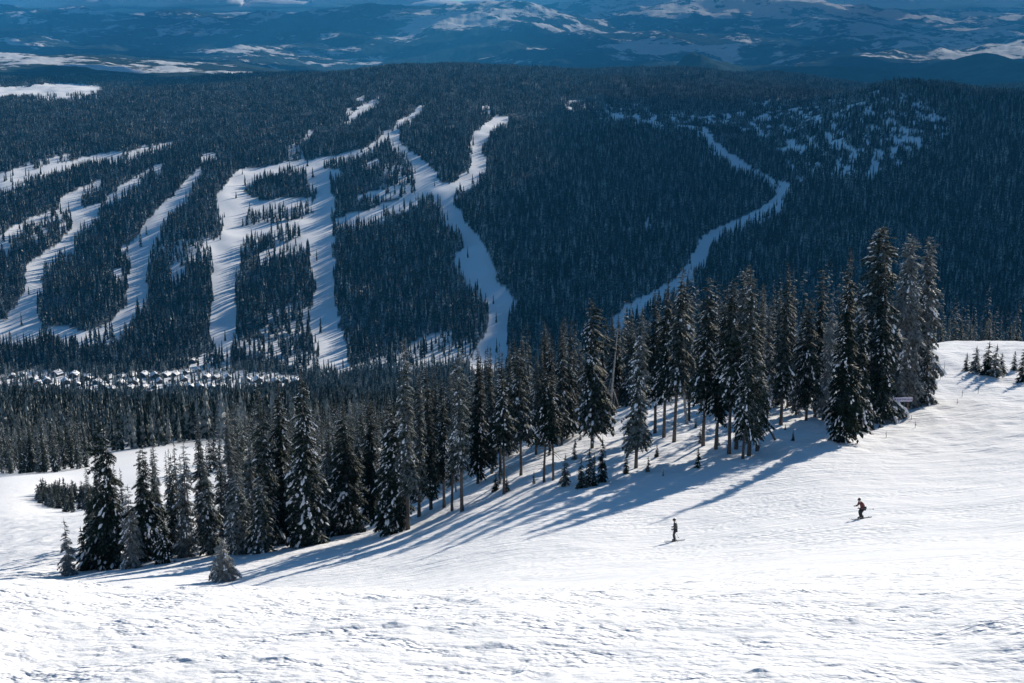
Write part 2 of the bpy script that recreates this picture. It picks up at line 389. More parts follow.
# ------------------------------------------------------------------ clearings, traced as outlines on the slopes
def in_poly(px, py, poly):
    ins = np.zeros(px.shape, bool); n = len(poly); j = n - 1
    for i in range(n):
        xi, yi = poly[i]; xj, yj = poly[j]
        if yi != yj:
            c = ((yi > py) != (yj > py)) & (px < (xj - xi) * (py - yi) / (yj - yi) + xi)
            ins ^= c
        j = i
    return ins
def strip(*pts):
    """(col,row,height) centre line -> polygon thickened mostly across its run"""
    up, dn = [], []
    for i, (c, r, w) in enumerate(pts):
        a = pts[max(0, i - 1)]; b = pts[min(len(pts) - 1, i + 1)]
        dx, dy = b[0] - a[0], b[1] - a[1]; l = math.hypot(dx, dy) or 1
        nx, ny = -dy / l * w / 2, dx / l * w / 2
        up.append((c + nx, r + ny)); dn.append((c - nx, r - ny))
    return up + dn[::-1]
RUNS = [
    # far left run and its lift line
    [(64, 195), (70, 191), (82, 187), (90, 183), (103, 179), (100, 183), (84, 190), (80, 205), (86, 207), (102, 203), (98, 213), (93, 222), (80, 232), (74, 242), (68, 254), (58, 255), (52, 262), (41, 268), (42, 280), (44, 290), (38, 300), (39, 318), (42, 328), (35, 337), (-40, 337), (-30, 322), (6, 320), (8, 314), (20, 300), (26, 285), (24, 268), (42, 254), (56, 245), (60, 239), (76, 228), (74, 222), (66, 210), (58, 214), (54, 212), (62, 203)],
    strip((53, 213, 4), (40, 218, 5), (28, 222, 5), (15, 229, 5), (0, 238, 5), (-20, 246, 5)),
    [(3, 236), (13, 232), (11, 240), (11, 251), (5, 250)],
    strip((58, 226, 4), (68, 222, 5)), strip((42, 232, 5), (48, 229, 5)), strip((30, 238, 3), (38, 235, 3)),
    strip((106, 200, 4), (112, 195, 5), (122, 189, 5), (135, 181, 5), (142, 175, 4), (149, 168, 4)),
    [(152, 166), (164, 163), (161, 170), (156, 176), (153, 171)],
    # upper traverse lines
    strip((-20, 194, 4), (0, 187, 5), (12, 182, 5), (25, 177, 5), (30, 173, 5), (43, 170, 6), (58, 167, 5), (75, 163, 5), (88, 159, 6), (100, 157, 6), (115, 156, 6), (123, 154, 5)),
    strip((128, 155, 3), (140, 150, 5), (148, 147, 4)), strip((-10, 180, 5), (2, 175, 5), (15, 172, 6), (27, 168, 7), (32, 163, 6)),
    strip((48, 161, 5), (60, 157, 7)), strip((62, 156, 3), (70, 153, 3)), strip((38, 160, 4), (42, 161, 4)),
    strip((150, 147, 2), (160, 145, 3), (174, 143, 3)),
    # second run
    [(203, 164), (188, 178), (180, 188), (168, 199), (155, 212), (145, 221), (137, 236), (130, 242), (119, 248), (126, 254), (131, 258), (129, 268), (126, 290), (127, 300), (122, 310), (112, 320), (100, 328), (90, 332), (60, 326), (46, 326), (50, 334), (62, 337), (80, 338), (95, 337), (112, 333), (125, 326), (133, 320), (135, 310), (141, 304), (148, 295), (148, 280), (150, 245), (160, 232), (163, 219), (172, 210), (180, 202), (188, 194), (195, 184), (200, 174)],
    [(113, 269), (122, 269), (124, 277), (114, 277)], [(201, 154), (206, 152), (217, 155), (216, 158), (203, 158)],
    # third, wide run
    [(228, 180), (233, 173), (240, 170), (250, 168), (262, 168), (270, 165), (280, 162), (305, 160), (322, 157), (335, 155), (345, 153), (358, 150), (370, 145), (377, 139), (385, 132), (391, 131), (400, 138), (394, 140), (386, 138), (378, 144), (370, 150), (352, 156), (335, 160), (326, 161), (316, 168), (340, 169), (342, 173), (328, 177), (330, 185), (332, 195), (337, 200), (331, 213), (333, 225), (334, 240), (335, 270), (335, 295), (339, 325), (345, 340), (349, 366), (318, 366), (322, 356), (318, 345), (311, 335), (309, 320), (312, 305), (316, 290), (313, 270), (310, 255), (308, 240), (304, 232), (296, 228), (300, 221), (312, 213), (312, 204), (320, 190), (318, 192), (312, 186), (307, 176), (304, 166), (285, 168), (272, 171), (256, 176), (247, 181), (243, 188), (247, 194), (255, 199), (272, 200), (290, 197), (312, 197), (312, 201), (290, 203), (270, 206), (250, 209), (244, 214), (243, 226), (275, 223), (300, 219), (300, 223), (276, 229), (262, 234), (244, 239), (240, 250), (241, 268), (236, 272), (235, 300), (238, 320), (236, 335), (234, 348), (218, 348), (211, 336), (210, 318), (212, 300), (212, 250), (200, 246), (214, 239), (222, 236), (222, 220), (220, 210), (216, 202), (218, 194), (224, 188)],
    strip((258, 257, 5), (275, 250, 5), (290, 245, 5), (308, 240, 6)), [(166, 267), (176, 264), (186, 268), (186, 275), (172, 277)],
    strip((335, 224, 6), (345, 219, 9), (355, 217, 10), (375, 213, 10), (385, 207, 9), (398, 203, 8), (415, 197, 7), (428, 190, 7)),
    strip((358, 196, 3), (378, 193, 5), (395, 189, 4), (412, 188, 4)), strip((365, 167, 3), (378, 160, 4)),
    # fourth run from the top and its branch
    strip((395, 134, 6), (397, 127, 4), (401, 121, 5), (407, 118, 5), (413, 115, 4), (420, 109, 4), (423, 105, 4)),
    [(386, 134), (393, 145), (400, 150), (408, 160), (414, 172), (415, 190), (430, 192), (438, 200), (440, 210), (446, 220), (458, 230), (462, 240), (464, 247), (455, 252), (455, 265), (462, 272), (472, 282), (480, 288), (484, 295), (488, 300), (489, 320), (487, 335), (480, 340), (474, 352), (468, 366), (505, 366), (509, 345), (507, 325), (508, 308), (516, 302), (510, 290), (497, 280), (492, 262), (488, 252), (482, 242), (476, 232), (465, 222), (462, 213), (455, 205), (453, 196), (458, 188), (474, 182), (486, 170), (488, 158), (481, 152), (484, 142), (491, 132), (502, 124), (509, 121), (507, 117), (497, 116), (486, 122), (477, 130), (472, 138), (468, 146), (471, 152), (472, 163), (468, 170), (462, 174), (455, 182), (440, 185), (436, 170), (425, 160), (412, 152), (401, 145), (400, 136)],
    [(481, 108), (486, 104), (491, 108), (488, 111)], strip((380, 99, 4), (372, 103, 5), (363, 108, 6), (355, 115, 5), (346, 122, 3)),
    strip((311, 131, 4), (304, 137, 4)), strip((357, 99, 2), (364, 97, 2)), strip((345, 110, 2), (352, 108, 3)),
    # valley road on the right
    strip((608, 113, 2), (618, 115, 3), (628, 117, 2)), strip((634, 119, 3), (650, 122, 3), (664, 124, 2)), strip((672, 125, 2), (690, 127, 3), (703, 131, 3)),
    strip((704, 128, 4), (712, 142, 6), (722, 152, 7), (735, 161, 8), (750, 168, 6)),
    strip((750, 168, 2), (765, 176, 3), (776, 183, 5)),
    strip((784, 181, 12), (782, 190, 11), (775, 203, 9), (760, 212, 6), (745, 219, 6), (730, 226, 6), (715, 233, 8), (706, 241, 12), (700, 255, 14), (690, 271, 13), (679, 282, 10), (664, 289, 7), (648, 297, 7), (634, 305, 8), (622, 315, 10), (612, 325, 10)),
    strip((628, 232, 2), (645, 222, 2), (657, 212, 2)),
    # frozen lake on the plateau
    [(-60, 88), (30, 86), (35, 84), (60, 83), (80, 84), (105, 87), (100, 93), (60, 97), (35, 96), (-60, 93)],
]
VILLAGE = [(-30, 379), (30, 370), (48, 371), (80, 373), (110, 376), (150, 373), (186, 369), (202, 354), (230, 353), (232, 370), (300, 376), (310, 380), (300, 385), (240, 388), (120, 391), (60, 388), (0, 385), (-30, 386)]
SPARSE = [  # (outline, share of trees kept, noise gated)
    ([(345, 368), (395, 352), (425, 335), (455, 331), (452, 343), (478, 338), (468, 362), (400, 372)], 0.30),
    ([(240, 340), (235, 352), (310, 372), (330, 366), (310, 352), (265, 338)], 0.35),
    ([(255, 320), (300, 300), (310, 310), (308, 330), (290, 345), (262, 335)], 0.55),
    ([(243, 205), (312, 200), (310, 245), (243, 250)], 0.6),
    ([(130, 250), (212, 235), (212, 262), (135, 265)], 0.65),
    ([(380, 165), (412, 165), (412, 190), (380, 190)], 0.7),
    ([(288, 145), (300, 143), (305, 160), (286, 160)], 0.4),
]
GLADES = [(780, 98), (860, 90), (905, 90), (960, 128), (925, 150), (880, 178), (800, 182), (775, 150), (740, 130), (740, 105)]
GLADES2 = [(560, 98), (640, 104), (680, 112), (760, 112), (760, 126), (640, 122), (570, 116)]
NEARRUN = [(-200, 478), (50, 473), (90, 468), (95, 452), (120, 451), (165, 446), (200, 438), (235, 436), (235, 455), (200, 470), (200, 700), (-200, 700)]

def glade_noise(x, y, z=None):
    return fbm(x / 26, y / 85, 3, 301)
def clearing(px, py, x, y):
    """0..1 how open the ground is at these points"""
    op = np.zeros(px.shape)
    far = y > 1650
    px = px + 5.0 * fbm(x / 26, y / 40, 3, 601); py = py + 3.0 * fbm(x / 30, y / 60, 3, 611)
    for poly in RUNS:
        xs = [p[0] for p in poly]; ys = [p[1] for p in poly]
        s = far & (px > min(xs)) & (px < max(xs)) & (py > min(ys)) & (py < max(ys))
        if s.any():
            k = np.where(s)[0]; op[k[in_poly(px[k], py[k], poly)]] = 1
    return op

# ------------------------------------------------------------------ the ground, one sheet to the horizon
def axis(vals):
    out = [vals[0][0]]
    for (a, b, st) in vals:
        n = max(1, int(round((b - a) / st)))
        out += list(np.linspace(a, b, n + 1)[1:])
    return np.array(out)
def build_ground():
    lb = axis([(math.log(14), math.log(31), 0.05), (math.log(31), math.log(38), 0.006), (math.log(38), math.log(46.5), 0.0007),
               (math.log(46.5), math.log(90), 0.003), (math.log(90), math.log(300), 0.0042), (math.log(300), math.log(1600), 0.010),
               (math.log(1600), math.log(8000), 0.006), (math.log(8000), math.log(46500), 0.0065)])
    # column axis is the ratio x/(y+D0)
    ua = axis([(-1.6, -0.6, 0.05), (-0.6, -0.38, 0.008), (-0.38, 0.38, 0.0008), (0.38, 0.6, 0.008), (0.6, 1.6, 0.05)])
    yy = np.exp(lb) - D0
    U, Y = np.meshgrid(ua, yy)
    X = U * (Y + D0)
    Z = ground_z(X, Y)
    nr, ncol = X.shape
    idx = np.arange(nr * ncol).reshape(nr, ncol)
    faces = np.stack([idx[:-1, :-1], idx[:-1, 1:], idx[1:, 1:], idx[1:, :-1]], -1).reshape(-1, 4)
    v = np.stack([X, Y, Z], -1).reshape(-1, 3)
    me = make_mesh('snowy_ground', v, faces, [M['ground']], smooth_=True)
    x, y, z = X.ravel(), Y.ravel(), Z.ravel()
    px, py = project(x, y, z)
    op = clearing(px, py, x, y)
    hp = 18.0 / np.maximum(y, 1) * F
    for q in (0.35, 0.75): op = np.maximum(op, clearing(px, py - hp * q, x, y))
    vil = in_poly(px, py, VILLAGE) & (y > 1600) & (y < 2100)
    forest = smooth(420, 620, y) * (1 - op)
    forest = np.where(vil, 0.0, forest)
    for poly, keep in SPARSE:
        s = in_poly(px, py, poly) & (y > 1650); forest = np.where(s, forest * 0.2, forest)
    gl = (in_poly(px, py, GLADES) | in_poly(px, py, GLADES2)) & (y > 2300) & (y < 5200)
    forest = np.where(gl & (glade_noise(x, y) > 0.05), 0.0, forest)
    a = me.attributes.new('forest', 'FLOAT', 'POINT'); a.data.foreach_set('value', forest.astype(np.float32))
    far = smooth(6800, 8200, y)
    lake = in_poly(px, py, RUNS[-1]) & (y > 4000)
    far = np.where(lake, 0, far)
    a = me.attributes.new('far', 'FLOAT', 'POINT'); a.data.foreach_set('value', far.astype(np.float32))
    a = me.attributes.new('crust', 'FLOAT', 'POINT'); a.data.foreach_set('value', (1 - smooth(14, 80, y)).astype(np.float32))
    a = me.attributes.new('chop', 'FLOAT', 'POINT'); a.data.foreach_set('value', (smooth(12, 26, y) * (1 - smooth(85, 170, y)) * (0.25 + 0.75 * smooth(420, 760, px)) * smooth(-.25, .25, fbm(x / 9, y / 12, 2, 333))).astype(np.float32))
    a = me.attributes.new('near', 'FLOAT', 'POINT'); a.data.foreach_set('value', (1 - smooth(200, 420, y)).astype(np.float32))
    # snowier high ground far off
    land = np.zeros_like(x)
    land += 0.10 * hill(760, 10, 40000, 3000, 4000, 1, x, y) * 1.6
    land += 0.075 * ((px < 330) & (y > 9800) & (y < 12800)) * smooth(-40, 40, 260 - px)
    land += 0.03 * (smooth(500, 1000, px)) * (y > 17000)
    land += 0.05 * (y > 17000)
    land -= 0.05 * (px > 860) * ((y > 13000) & (y < 16500))
    land += 0.03 * hill(450, 30, 29000, 3000, 3500, 1, x, y)
    land -= 0.10 * ((y > 7600) & (y < 13500) & (px > 560)) + 0.02 * ((y > 7600) & (y < 11200) & (px > 560) & (px < 800))
    a = me.attributes.new('farland', 'FLOAT', 'POINT'); a.data.foreach_set('value', land.astype(np.float32))
    g = link('ground', me)
    tag(g, 'snow covered mountain slope, valley floor and far ranges', None, None, 'structure')
    return g
build_ground()

# ------------------------------------------------------------------ sun, sky, clouds, haze, camera
AZ, EL = math.radians(SUN_AZ), math.radians(SUN_EL)
SUNV = np.array([math.cos(EL) * math.sin(AZ), math.cos(EL) * math.cos(AZ), math.sin(EL)])
world = bpy.data.worlds.new('World'); sc.world = world; world.use_nodes = True
wn = world.node_tree
for n in list(wn.nodes): wn.nodes.remove(n)
sky = wn.nodes.new('ShaderNodeTexSky'); sky.sky_type = 'NISHITA'; sky.sun_disc = False
sky.sun_elevation = EL; sky.sun_rotation = AZ; sky.altitude = 3000; sky.air_density = 1.0; sky.dust_density = 0.0; sky.ozone_density = OZ
bg = wn.nodes.new('ShaderNodeBackground'); bg.inputs['Strength'].default_value = SKY_S
wo = wn.nodes.new('ShaderNodeOutputWorld')
wb = wn.nodes.new('ShaderNodeMix'); wb.data_type = 'RGBA'; wb.blend_type = 'MULTIPLY'; wb.inputs[0].default_value = 1.0
wb.inputs[7].default_value = (0.62, 1.0, 1.12, 1)      # deep winter blue
wn.links.new(sky.outputs[0], wb.inputs[6]); wn.links.new(wb.outputs[2], bg.inputs[0]); wn.links.new(bg.outputs[0], wo.inputs[0])
sl = bpy.data.lights.new('sun', 'SUN'); sl.energy = SUN_S; sl.angle = math.radians(0.5); sl.color = (1.0, 0.91, 0.79)
so = bpy.data.objects.new('sun', sl); C.objects.link(so)
so.rotation_euler = Vector(SUNV.tolist()).to_track_quat('Z', 'Y').to_euler()

cam = bpy.data.cameras.new('camera'); cam.sensor_width = 36.0; cam.lens = F * 36.0 / W
cam.clip_start = 0.1; cam.clip_end = 90000
co = bpy.data.objects.new('camera', cam); C.objects.link(co)
co.rotation_euler = (math.radians(90) - PITCH, 0, 0)
sc.camera = co

def build_haze():
    x0, x1, y0, y1, z0, z1 = -80000.0, 80000.0, -40.0, 47000.0, -1600.0, 60.0
    v = [(x0, y0, z0), (x1, y0, z0), (x1, y1, z0), (x0, y1, z0), (x0, y0, z1), (x1, y0, z1), (x1, y1, z1), (x0, y1, z1)]
    f = [(0, 3, 2, 1), (4, 5, 6, 7), (0, 1, 5, 4), (1, 2, 6, 5), (2, 3, 7, 6), (3, 0, 4, 7)]
    m = bpy.data.materials.new('haze'); m.use_nodes = True; nt = m.node_tree
    for n in list(nt.nodes): nt.nodes.remove(n)
    pv = nt.nodes.new('ShaderNodeVolumePrincipled')
    pv.inputs['Color'].default_value = HAZE_C + (1,)
    pv.inputs['Density'].default_value = HAZE_D; pv.inputs['Anisotropy'].default_value = 0.0
    o = nt.nodes.new('ShaderNodeOutputMaterial'); L(nt, pv.outputs[0], o.inputs['Volume'])
    h = link('haze', make_mesh('haze', v, f, [m]))
    tag(h, 'thin blue mountain haze filling the valley and the far ranges', None, None, 'stuff')
if HAZE_D > 0: build_haze()

def puff(name, cx, cy, cz, lobes, mat):
    """one cloud: a closed lumpy body made of overlapping displaced balls"""
    vs, fs = [], []; base = 0
    for (dx, dy, dz, rx, ry, rz) in lobes:
        nu, nv = 28, 14
        th = np.linspace(0, 2 * math.pi, nu, endpoint=False); ph = np.linspace(-math.pi / 2, math.pi / 2, nv + 1)
        T, Pp = np.meshgrid(th, ph)
        x = np.cos(Pp) * np.cos(T); y = np.cos(Pp) * np.sin(T); z = np.sin(Pp)
        d = 1 + 0.22 * fbm(x * 2.1 + cx * .01 + dx * .003, y * 2.1 + z * 1.7 + dy * .004, 4, 401)
        X = cx + dx + x * rx * d; Y = cy + dy + y * ry * d; Z = cz + dz + np.where(z < 0, z * 0.35, z) * rz * d
        vs.append(np.stack([X, Y, Z], -1).reshape(-1, 3))
        idx = np.arange(nu * (nv + 1)).reshape(nv + 1, nu) + base
        nx = np.roll(idx, -1, 1)
        fs.append(np.stack([idx[:-1], nx[:-1], nx[1:], idx[1:]], -1).reshape(-1, 4)); base += nu * (nv + 1)
    me = make_mesh(name, np.concatenate(vs), np.concatenate(fs), [mat], smooth_=True)
    o = link(name, me)
    return o
M['cloud'] = simple('cloud', (0.9, 0.9, 0.92), 1.0)
CLOUD_Z = 900.0
def cloud_over(outline, ys, rh=120.0, pad=0.0, label='', step=260.0):
    """cloud whose shadow falls inside the outline (pixels, forward distances)"""
    pts = [unproject(c, r, a, b) for (c, r, a, b) in outline]
    poly = []
    for (x, y, z) in pts:
        k = (CLOUD_Z - z) / SUNV[2]
        poly.append((x + SUNV[0] * k, y + SUNV[1] * k))
    xs = [p[0] for p in poly]; ysn = [p[1] for p in poly]
    lob = []
    cx, cy = sum(xs) / len(xs), sum(ysn) / len(ysn)
    gx = np.arange(min(xs), max(xs), step); gy = np.arange(min(ysn), max(ysn), step)
    GX, GY = np.meshgrid(gx, gy); GX = GX.ravel(); GY = GY.ravel()
    ins = in_poly(GX, GY, poly)
    for x, y in zip(GX[ins], GY[ins]):
        r = step * RS.uniform(0.75, 1.05)
        lob.append((x - cx, y - cy, RS.uniform(-20, 30), r, r, rh * RS.uniform(0.7, 1.2)))
    o = puff('clouds', cx, cy, CLOUD_Z, lob, M['cloud'])
    tag(o, label, None, None, 'stuff')
    return o
if CLOUDS:
    cloud_over([(560, 118, 3000, 6500), (620, 100, 3000, 6500), (700, 104, 3000, 6500), (800, 96, 3000, 6500), (930, 92, 3000, 6500), (1100, 100, 3000, 6500),
            (1250, 200, 1700, 4000), (1250, 330, 1600, 4000), (1000, 345, 1600, 3000), (800, 350, 1500, 3000), (575, 352, 1500, 3000), (545, 330, 1500, 3000), (540, 280, 1500, 3000), (545, 220, 1500, 4000), (535, 175, 1500, 4500), (550, 140, 1500, 4500)],
           0, 28, label='broad cloud bank casting the blue shade over the right hand valley side', step=110)

if CLOUDS:
    cloud_over([(40, 66, 6500, 12000), (120, 70, 6500, 12000), (300, 76, 6500, 12000), (270, 84, 5000, 12000), (160, 84, 5000, 12000), (40, 82, 5000, 12000)], 0, 40, label='long cloud shading the dark band of forest at the upper left', step=260)
    cr = np.random.RandomState(19)
    lob = []
    kz = (1500.0 + 800.0) / SUNV[2]
    def shade(x, y, r, n=3, jit=900):
        for q in range(n):
            rr = r * cr.uniform(.7, 1.2)
            lob.append((x + SUNV[0] * kz + cr.uniform(-jit, jit), y + SUNV[1] * kz + cr.uniform(-jit, jit) * .7 - 25000, cr.uniform(-30, 40), rr * 1.3, rr, cr.uniform(60, 140)))
    for k in range(200):
        y = 17000 + 28000 * cr.rand() ** 0.8; x = cr.uniform(-.45, .45) * y
        if fbm(np.array([x / 5200.0]), np.array([y / 6000.0]), 2, 701)[0] > 0.06: continue
        if 0.11 < x / y < 0.22 and y > 35000: continue
        shade(x, y, cr.uniform(600, 1300))
    for k in range(64):
        y = cr.uniform(9300, 16000); x = cr.uniform(.06, .46) * y
        shade(x, y, cr.uniform(500, 800), 2, 500)
    for k in range(26):
        y = cr.uniform(13800, 17000); x = cr.uniform(-.45, .05) * y
        shade(x, y, cr.uniform(500, 800), 2, 500)
    o = puff('clouds', 0, 25000, 1500.0, lob, M['cloud'])  # out-of-frame lobes, added to darken the far ground and haze
    tag(o, 'unseen broken cloud cover added to shade the far ranges', None, None, 'stuff')
    lob = []
    for k in range(80):
        x = cr.uniform(-22000, 22000); r = cr.uniform(1200, 2600)
        lob.append((x, cr.uniform(-1500, 2500), cr.uniform(-250, 60), r, r, r * cr.uniform(.16, .34)))
    o = puff('clouds', 0, 53000, -560.0, lob, M['cloud'])
    tag(o, 'low white cloud bank behind the farthest ranges', None, None, 'stuff')

# ------------------------------------------------------------------ conifers
def lod_cone(H, R, tiers, sides, seed, base=0.06):
    """small spruce: trunk-less stack of ragged skirts"""
    rs = np.random.RandomState(seed); vs, fs = [], []
    for k in range(tiers):
        t = k / tiers
        zb = H * (base + (1 - base) * t); zt = zb + H * (1 - base) / tiers * 1.9
        zt = min(zt, H)
        r = R * (1 - t) ** 0.85
        b = len(vs); vs.append((rs.uniform(-.05, .05) * R, rs.uniform(-.05, .05) * R, zt))
        a0 = rs.uniform(0, 6.28)
        for s in range(sides):
            a = a0 + 6.2832 * s / sides + rs.uniform(-.2, .2); q = r * (1.0 if s % 2 else 0.55) * rs.uniform(.75, 1.25)
            vs.append((q * math.cos(a), q * math.sin(a), zb + rs.uniform(-.03, .03) * H - (0.02 * H if s % 2 else 0)))
        for s in range(sides): fs.append((b, b + 1 + s, b + 1 + (s + 1) % sides))
    return np.array(vs), np.array(fs)

def frond(rs, fine):
    """a unit bough along +x: returns triangles (n,3,3) of needles and of snow"""
    tri, snow = [], []
    def kite(p, d, n, l, w):
        p = np.array(p); d = np.array(d) / np.linalg.norm(d); n = np.array(n)
        s = np.cross(n, d); s /= (np.linalg.norm(s) + 1e-9)
        a, b, c, e = p, p + d * l * .45 + s * w, p + d * l, p + d * l * .4 - s * w
        tri.append((a, b, c)); tri.append((a, c, e))
    zc = lambda s: 0.10 * s - 0.42 * s * s
    nt = 8 if fine else 3
    for k in range(nt):
        s = 0.12 + 0.8 * (k + rs.uniform(0, .6)) / nt
        for side in (-1, 1):
            l = (0.34 * (1 - s) + 0.14) * rs.uniform(.7, 1.3) * (1.0 if fine else 1.35)
            w = (0.035 if fine else 0.085) * rs.uniform(.8, 1.3)
            kite((s, 0, zc(s)), (0.75, side * 1.0, -0.25 - rs.uniform(0, .5)), (0, 0, 1), l, w)
            if fine:
                kite((s + .03, side * l * .25, zc(s) - .01), (0.3, side * .35, -1.0), (side * .7, .7, 0), l * .55, w * 1.1)
        if k % 2 == 0 or fine:
            kite((s, 0, zc(s)), (0.5, 0, -1), (0, 1, 0), 0.17 * rs.uniform(.7, 1.3), .05 if fine else .1)
    kite((0.6, 0, zc(.6)), (1, 0, -0.7), (0, 0, 1), 0.5, 0.05 if fine else 0.09)
    nl = 5 if fine else 2
    for k in range(nl):
        s = rs.uniform(.35, .95); l = rs.uniform(.05, .14) * (1 if fine else 1.5); w = rs.uniform(.03, .07) * (1 if fine else 1.5); h = rs.uniform(.025, .06)
        c = np.array((s, rs.uniform(-.1, .1), zc(s) + .03))
        ring = [c + np.array((l * math.cos(a) * rs.uniform(.7, 1.2), w * math.sin(a) * rs.uniform(.7, 1.2), -0.55 * l * math.cos(a) - .01)) for a in np.linspace(0, 6.283, 6 if fine else 5)[:-1]]
        top = c + np.array((0, 0, h)); bot = c - np.array((0, 0, h * .5))
        for i in range(len(ring)):
            snow.append((ring[i], ring[(i + 1) % len(ring)], top))
            if fine: snow.append((ring[(i + 1) % len(ring)], ring[i], bot))
    return np.array(tri), np.array(snow)
_rf = np.random.RandomState(5)
FR_F = [frond(_rf, True) for _ in range(10)]
FR_M = [frond(_rf, False) for _ in range(8)]

def conifer(H, R, seed, base=0.1, fine=True, snow=0.4, wind=0.0, ragged=0.25, top_pow=0.8, spacing=None, lean=0.0, dens=1.0, snow_dir=None, tri_budget=1.0):
    """crown triangles, material index (0 needles, 1 snow)"""
    rs = np.random.RandomState(seed)
    lib = FR_F if fine else FR_M
    sp = spacing or (0.30 if fine else 0.8)
    zs = H * base; out, mi = [], []
    n_wh = int((H * (1 - base)) / sp)
    ph = rs.uniform(0, 6.28, 6)
    for k in range(n_wh):
        t = k / n_wh
        z = zs + (H - zs) * t
        prof = (1 - t) ** top_pow * min(1.0, 0.62 + t * 3.0)
        nb = int(round((7.5 if fine else 5.5) * dens * (0.55 + 0.45 * (1 - t))))
        for j in range(nb):
            a = rs.uniform(0, 6.2832)
            lump = 1 + ragged * (math.sin(3 * a + ph[0] + z * .9) * .5 + math.sin(z * 2.1 + ph[1] + a) * .6 + math.sin(z * .7 + ph[2]) * .4)
            l = (R * prof * lump + 0.16) * rs.uniform(.62, 1.15)
            if wind: l *= 1 + wind * math.cos(a)      # longer on the lee (+x) side
            if l < 0.12: continue
            pitch = -0.10 - 0.35 * (1 - t) + (0.75 * max(0, t - 0.75) * 3) + rs.uniform(-.15, .15)
            tri, sn = lib[rs.randint(len(lib))]
            wd = 1.0 if l > 0.8 else 1.25
            ca, sa, cp, spn = math.cos(a), math.sin(a), math.cos(pitch), math.sin(pitch)
            Rm = np.array([[ca * cp, -sa, -ca * spn], [sa * cp, ca, -sa * spn], [spn, 0, cp]]) * l
            off = np.array([lean * (z / H) ** 1.3 * H, 0, z + rs.uniform(-.5, .5) * sp])
            roll = rs.uniform(-.5, .5); cr, sr = math.cos(roll), math.sin(roll)
            Rr = np.array([[1, 0, 0], [0, cr * wd, -sr], [0, sr, cr]])
            A = Rm @ Rr
            out.append(tri @ A.T + off); mi.append(np.zeros(len(tri), int))
            ps = snow * 1.05
            if snow_dir is not None: ps = snow * 1.05 * (1 + 1.3 * math.cos(a - snow_dir))
            ps *= (1.25 - 0.75 * t) * min(2.2, max(0.1, 1 + 1.1 * math.sin(1.3 * a + ph[3] + z * .75) + .5 * math.sin(z * 1.9 + ph[4])))
            if len(sn) and rs.rand() < ps:
                q = 8 if not fine else 10
                nl = len(sn) // (4 if not fine else 10)
                sn2 = sn if not fine else sn[:10 * rs.randint(1, nl + 1)]
                out.append(sn2 @ A.T * 1.0 + off + np.array([0, 0, 0.03])); mi.append(np.ones(len(sn2), int))
    T = np.concatenate(out); mi = np.concatenate(mi)
    # leader shoot
    top = np.array([lean * H, 0, H])
    ld = []
    for s in range(3):
        a = s * 2.1; ld.append((top + (0, 0, 0.25), top + (0.07 * math.cos(a), .07 * math.sin(a), -.5), top + (.07 * math.cos(a + 2.1), .07 * math.sin(a + 2.1), -.5)))
    T = np.concatenate([T, np.array(ld)]); mi = np.concatenate([mi, np.zeros(3, int)])
    return T.reshape(-1, 3), np.arange(len(T) * 3).reshape(-1, 3), mi

# ------------------------------------------------------------------ the forests too many to count, instanced from one object each
def scatter_points(y0, y1, sp, umax=0.5, seed=1):
    """roughly uniform random points over the wedge"""
    rs = np.random.RandomState(seed)
    area = umax * ((y1 + 60) ** 2 - (y0 + 60) ** 2)
    n = int(area / sp ** 2)
    y = np.sqrt(rs.uniform((y0 + 60) ** 2, (y1 + 60) ** 2, n)) - 60
    x = rs.uniform(-umax, umax, n) * (y + 60)
    return x, y, rs

def keep_trees(x, y, z, h, rs):
    px, py = project(x, y, z)
    hp = h / y * F * 0.8
    kp = np.ones(x.shape, bool)
    strag = rs.rand(len(x)) < 0.005
    for q in (0.0, 0.4, 0.75):
        edge = rs.rand(len(x)) < (0.0 if q == 0 else 0.22)
        kp &= ~((clearing(px, py - hp * q, x, y) > 0) & ~edge & (~strag | (py < 130)))
    v = (in_poly(px, py, VILLAGE) | in_poly(px, py - hp * .6, VILLAGE)) & (y > 1600) & (y < 2100)
    kp &= ~(v & (rs.rand(len(x)) > 0.25))
    for poly, keep in SPARSE:
        s = in_poly(px, py, poly) & (y > 1650); kp &= ~(s & ((rs.rand(len(x)) > keep) ))
    gl = (in_poly(px, py, GLADES) | in_poly(px, py, GLADES2)) & (y > 2300) & (y < 5200)
    g = glade_noise(x, y)
    kp &= ~(gl & (g > 0.02) & (rs.rand(len(x)) < 0.93))
    nr = (y < 520) & (in_poly(px, py, NEARRUN))
    kp &= ~nr
    return kp

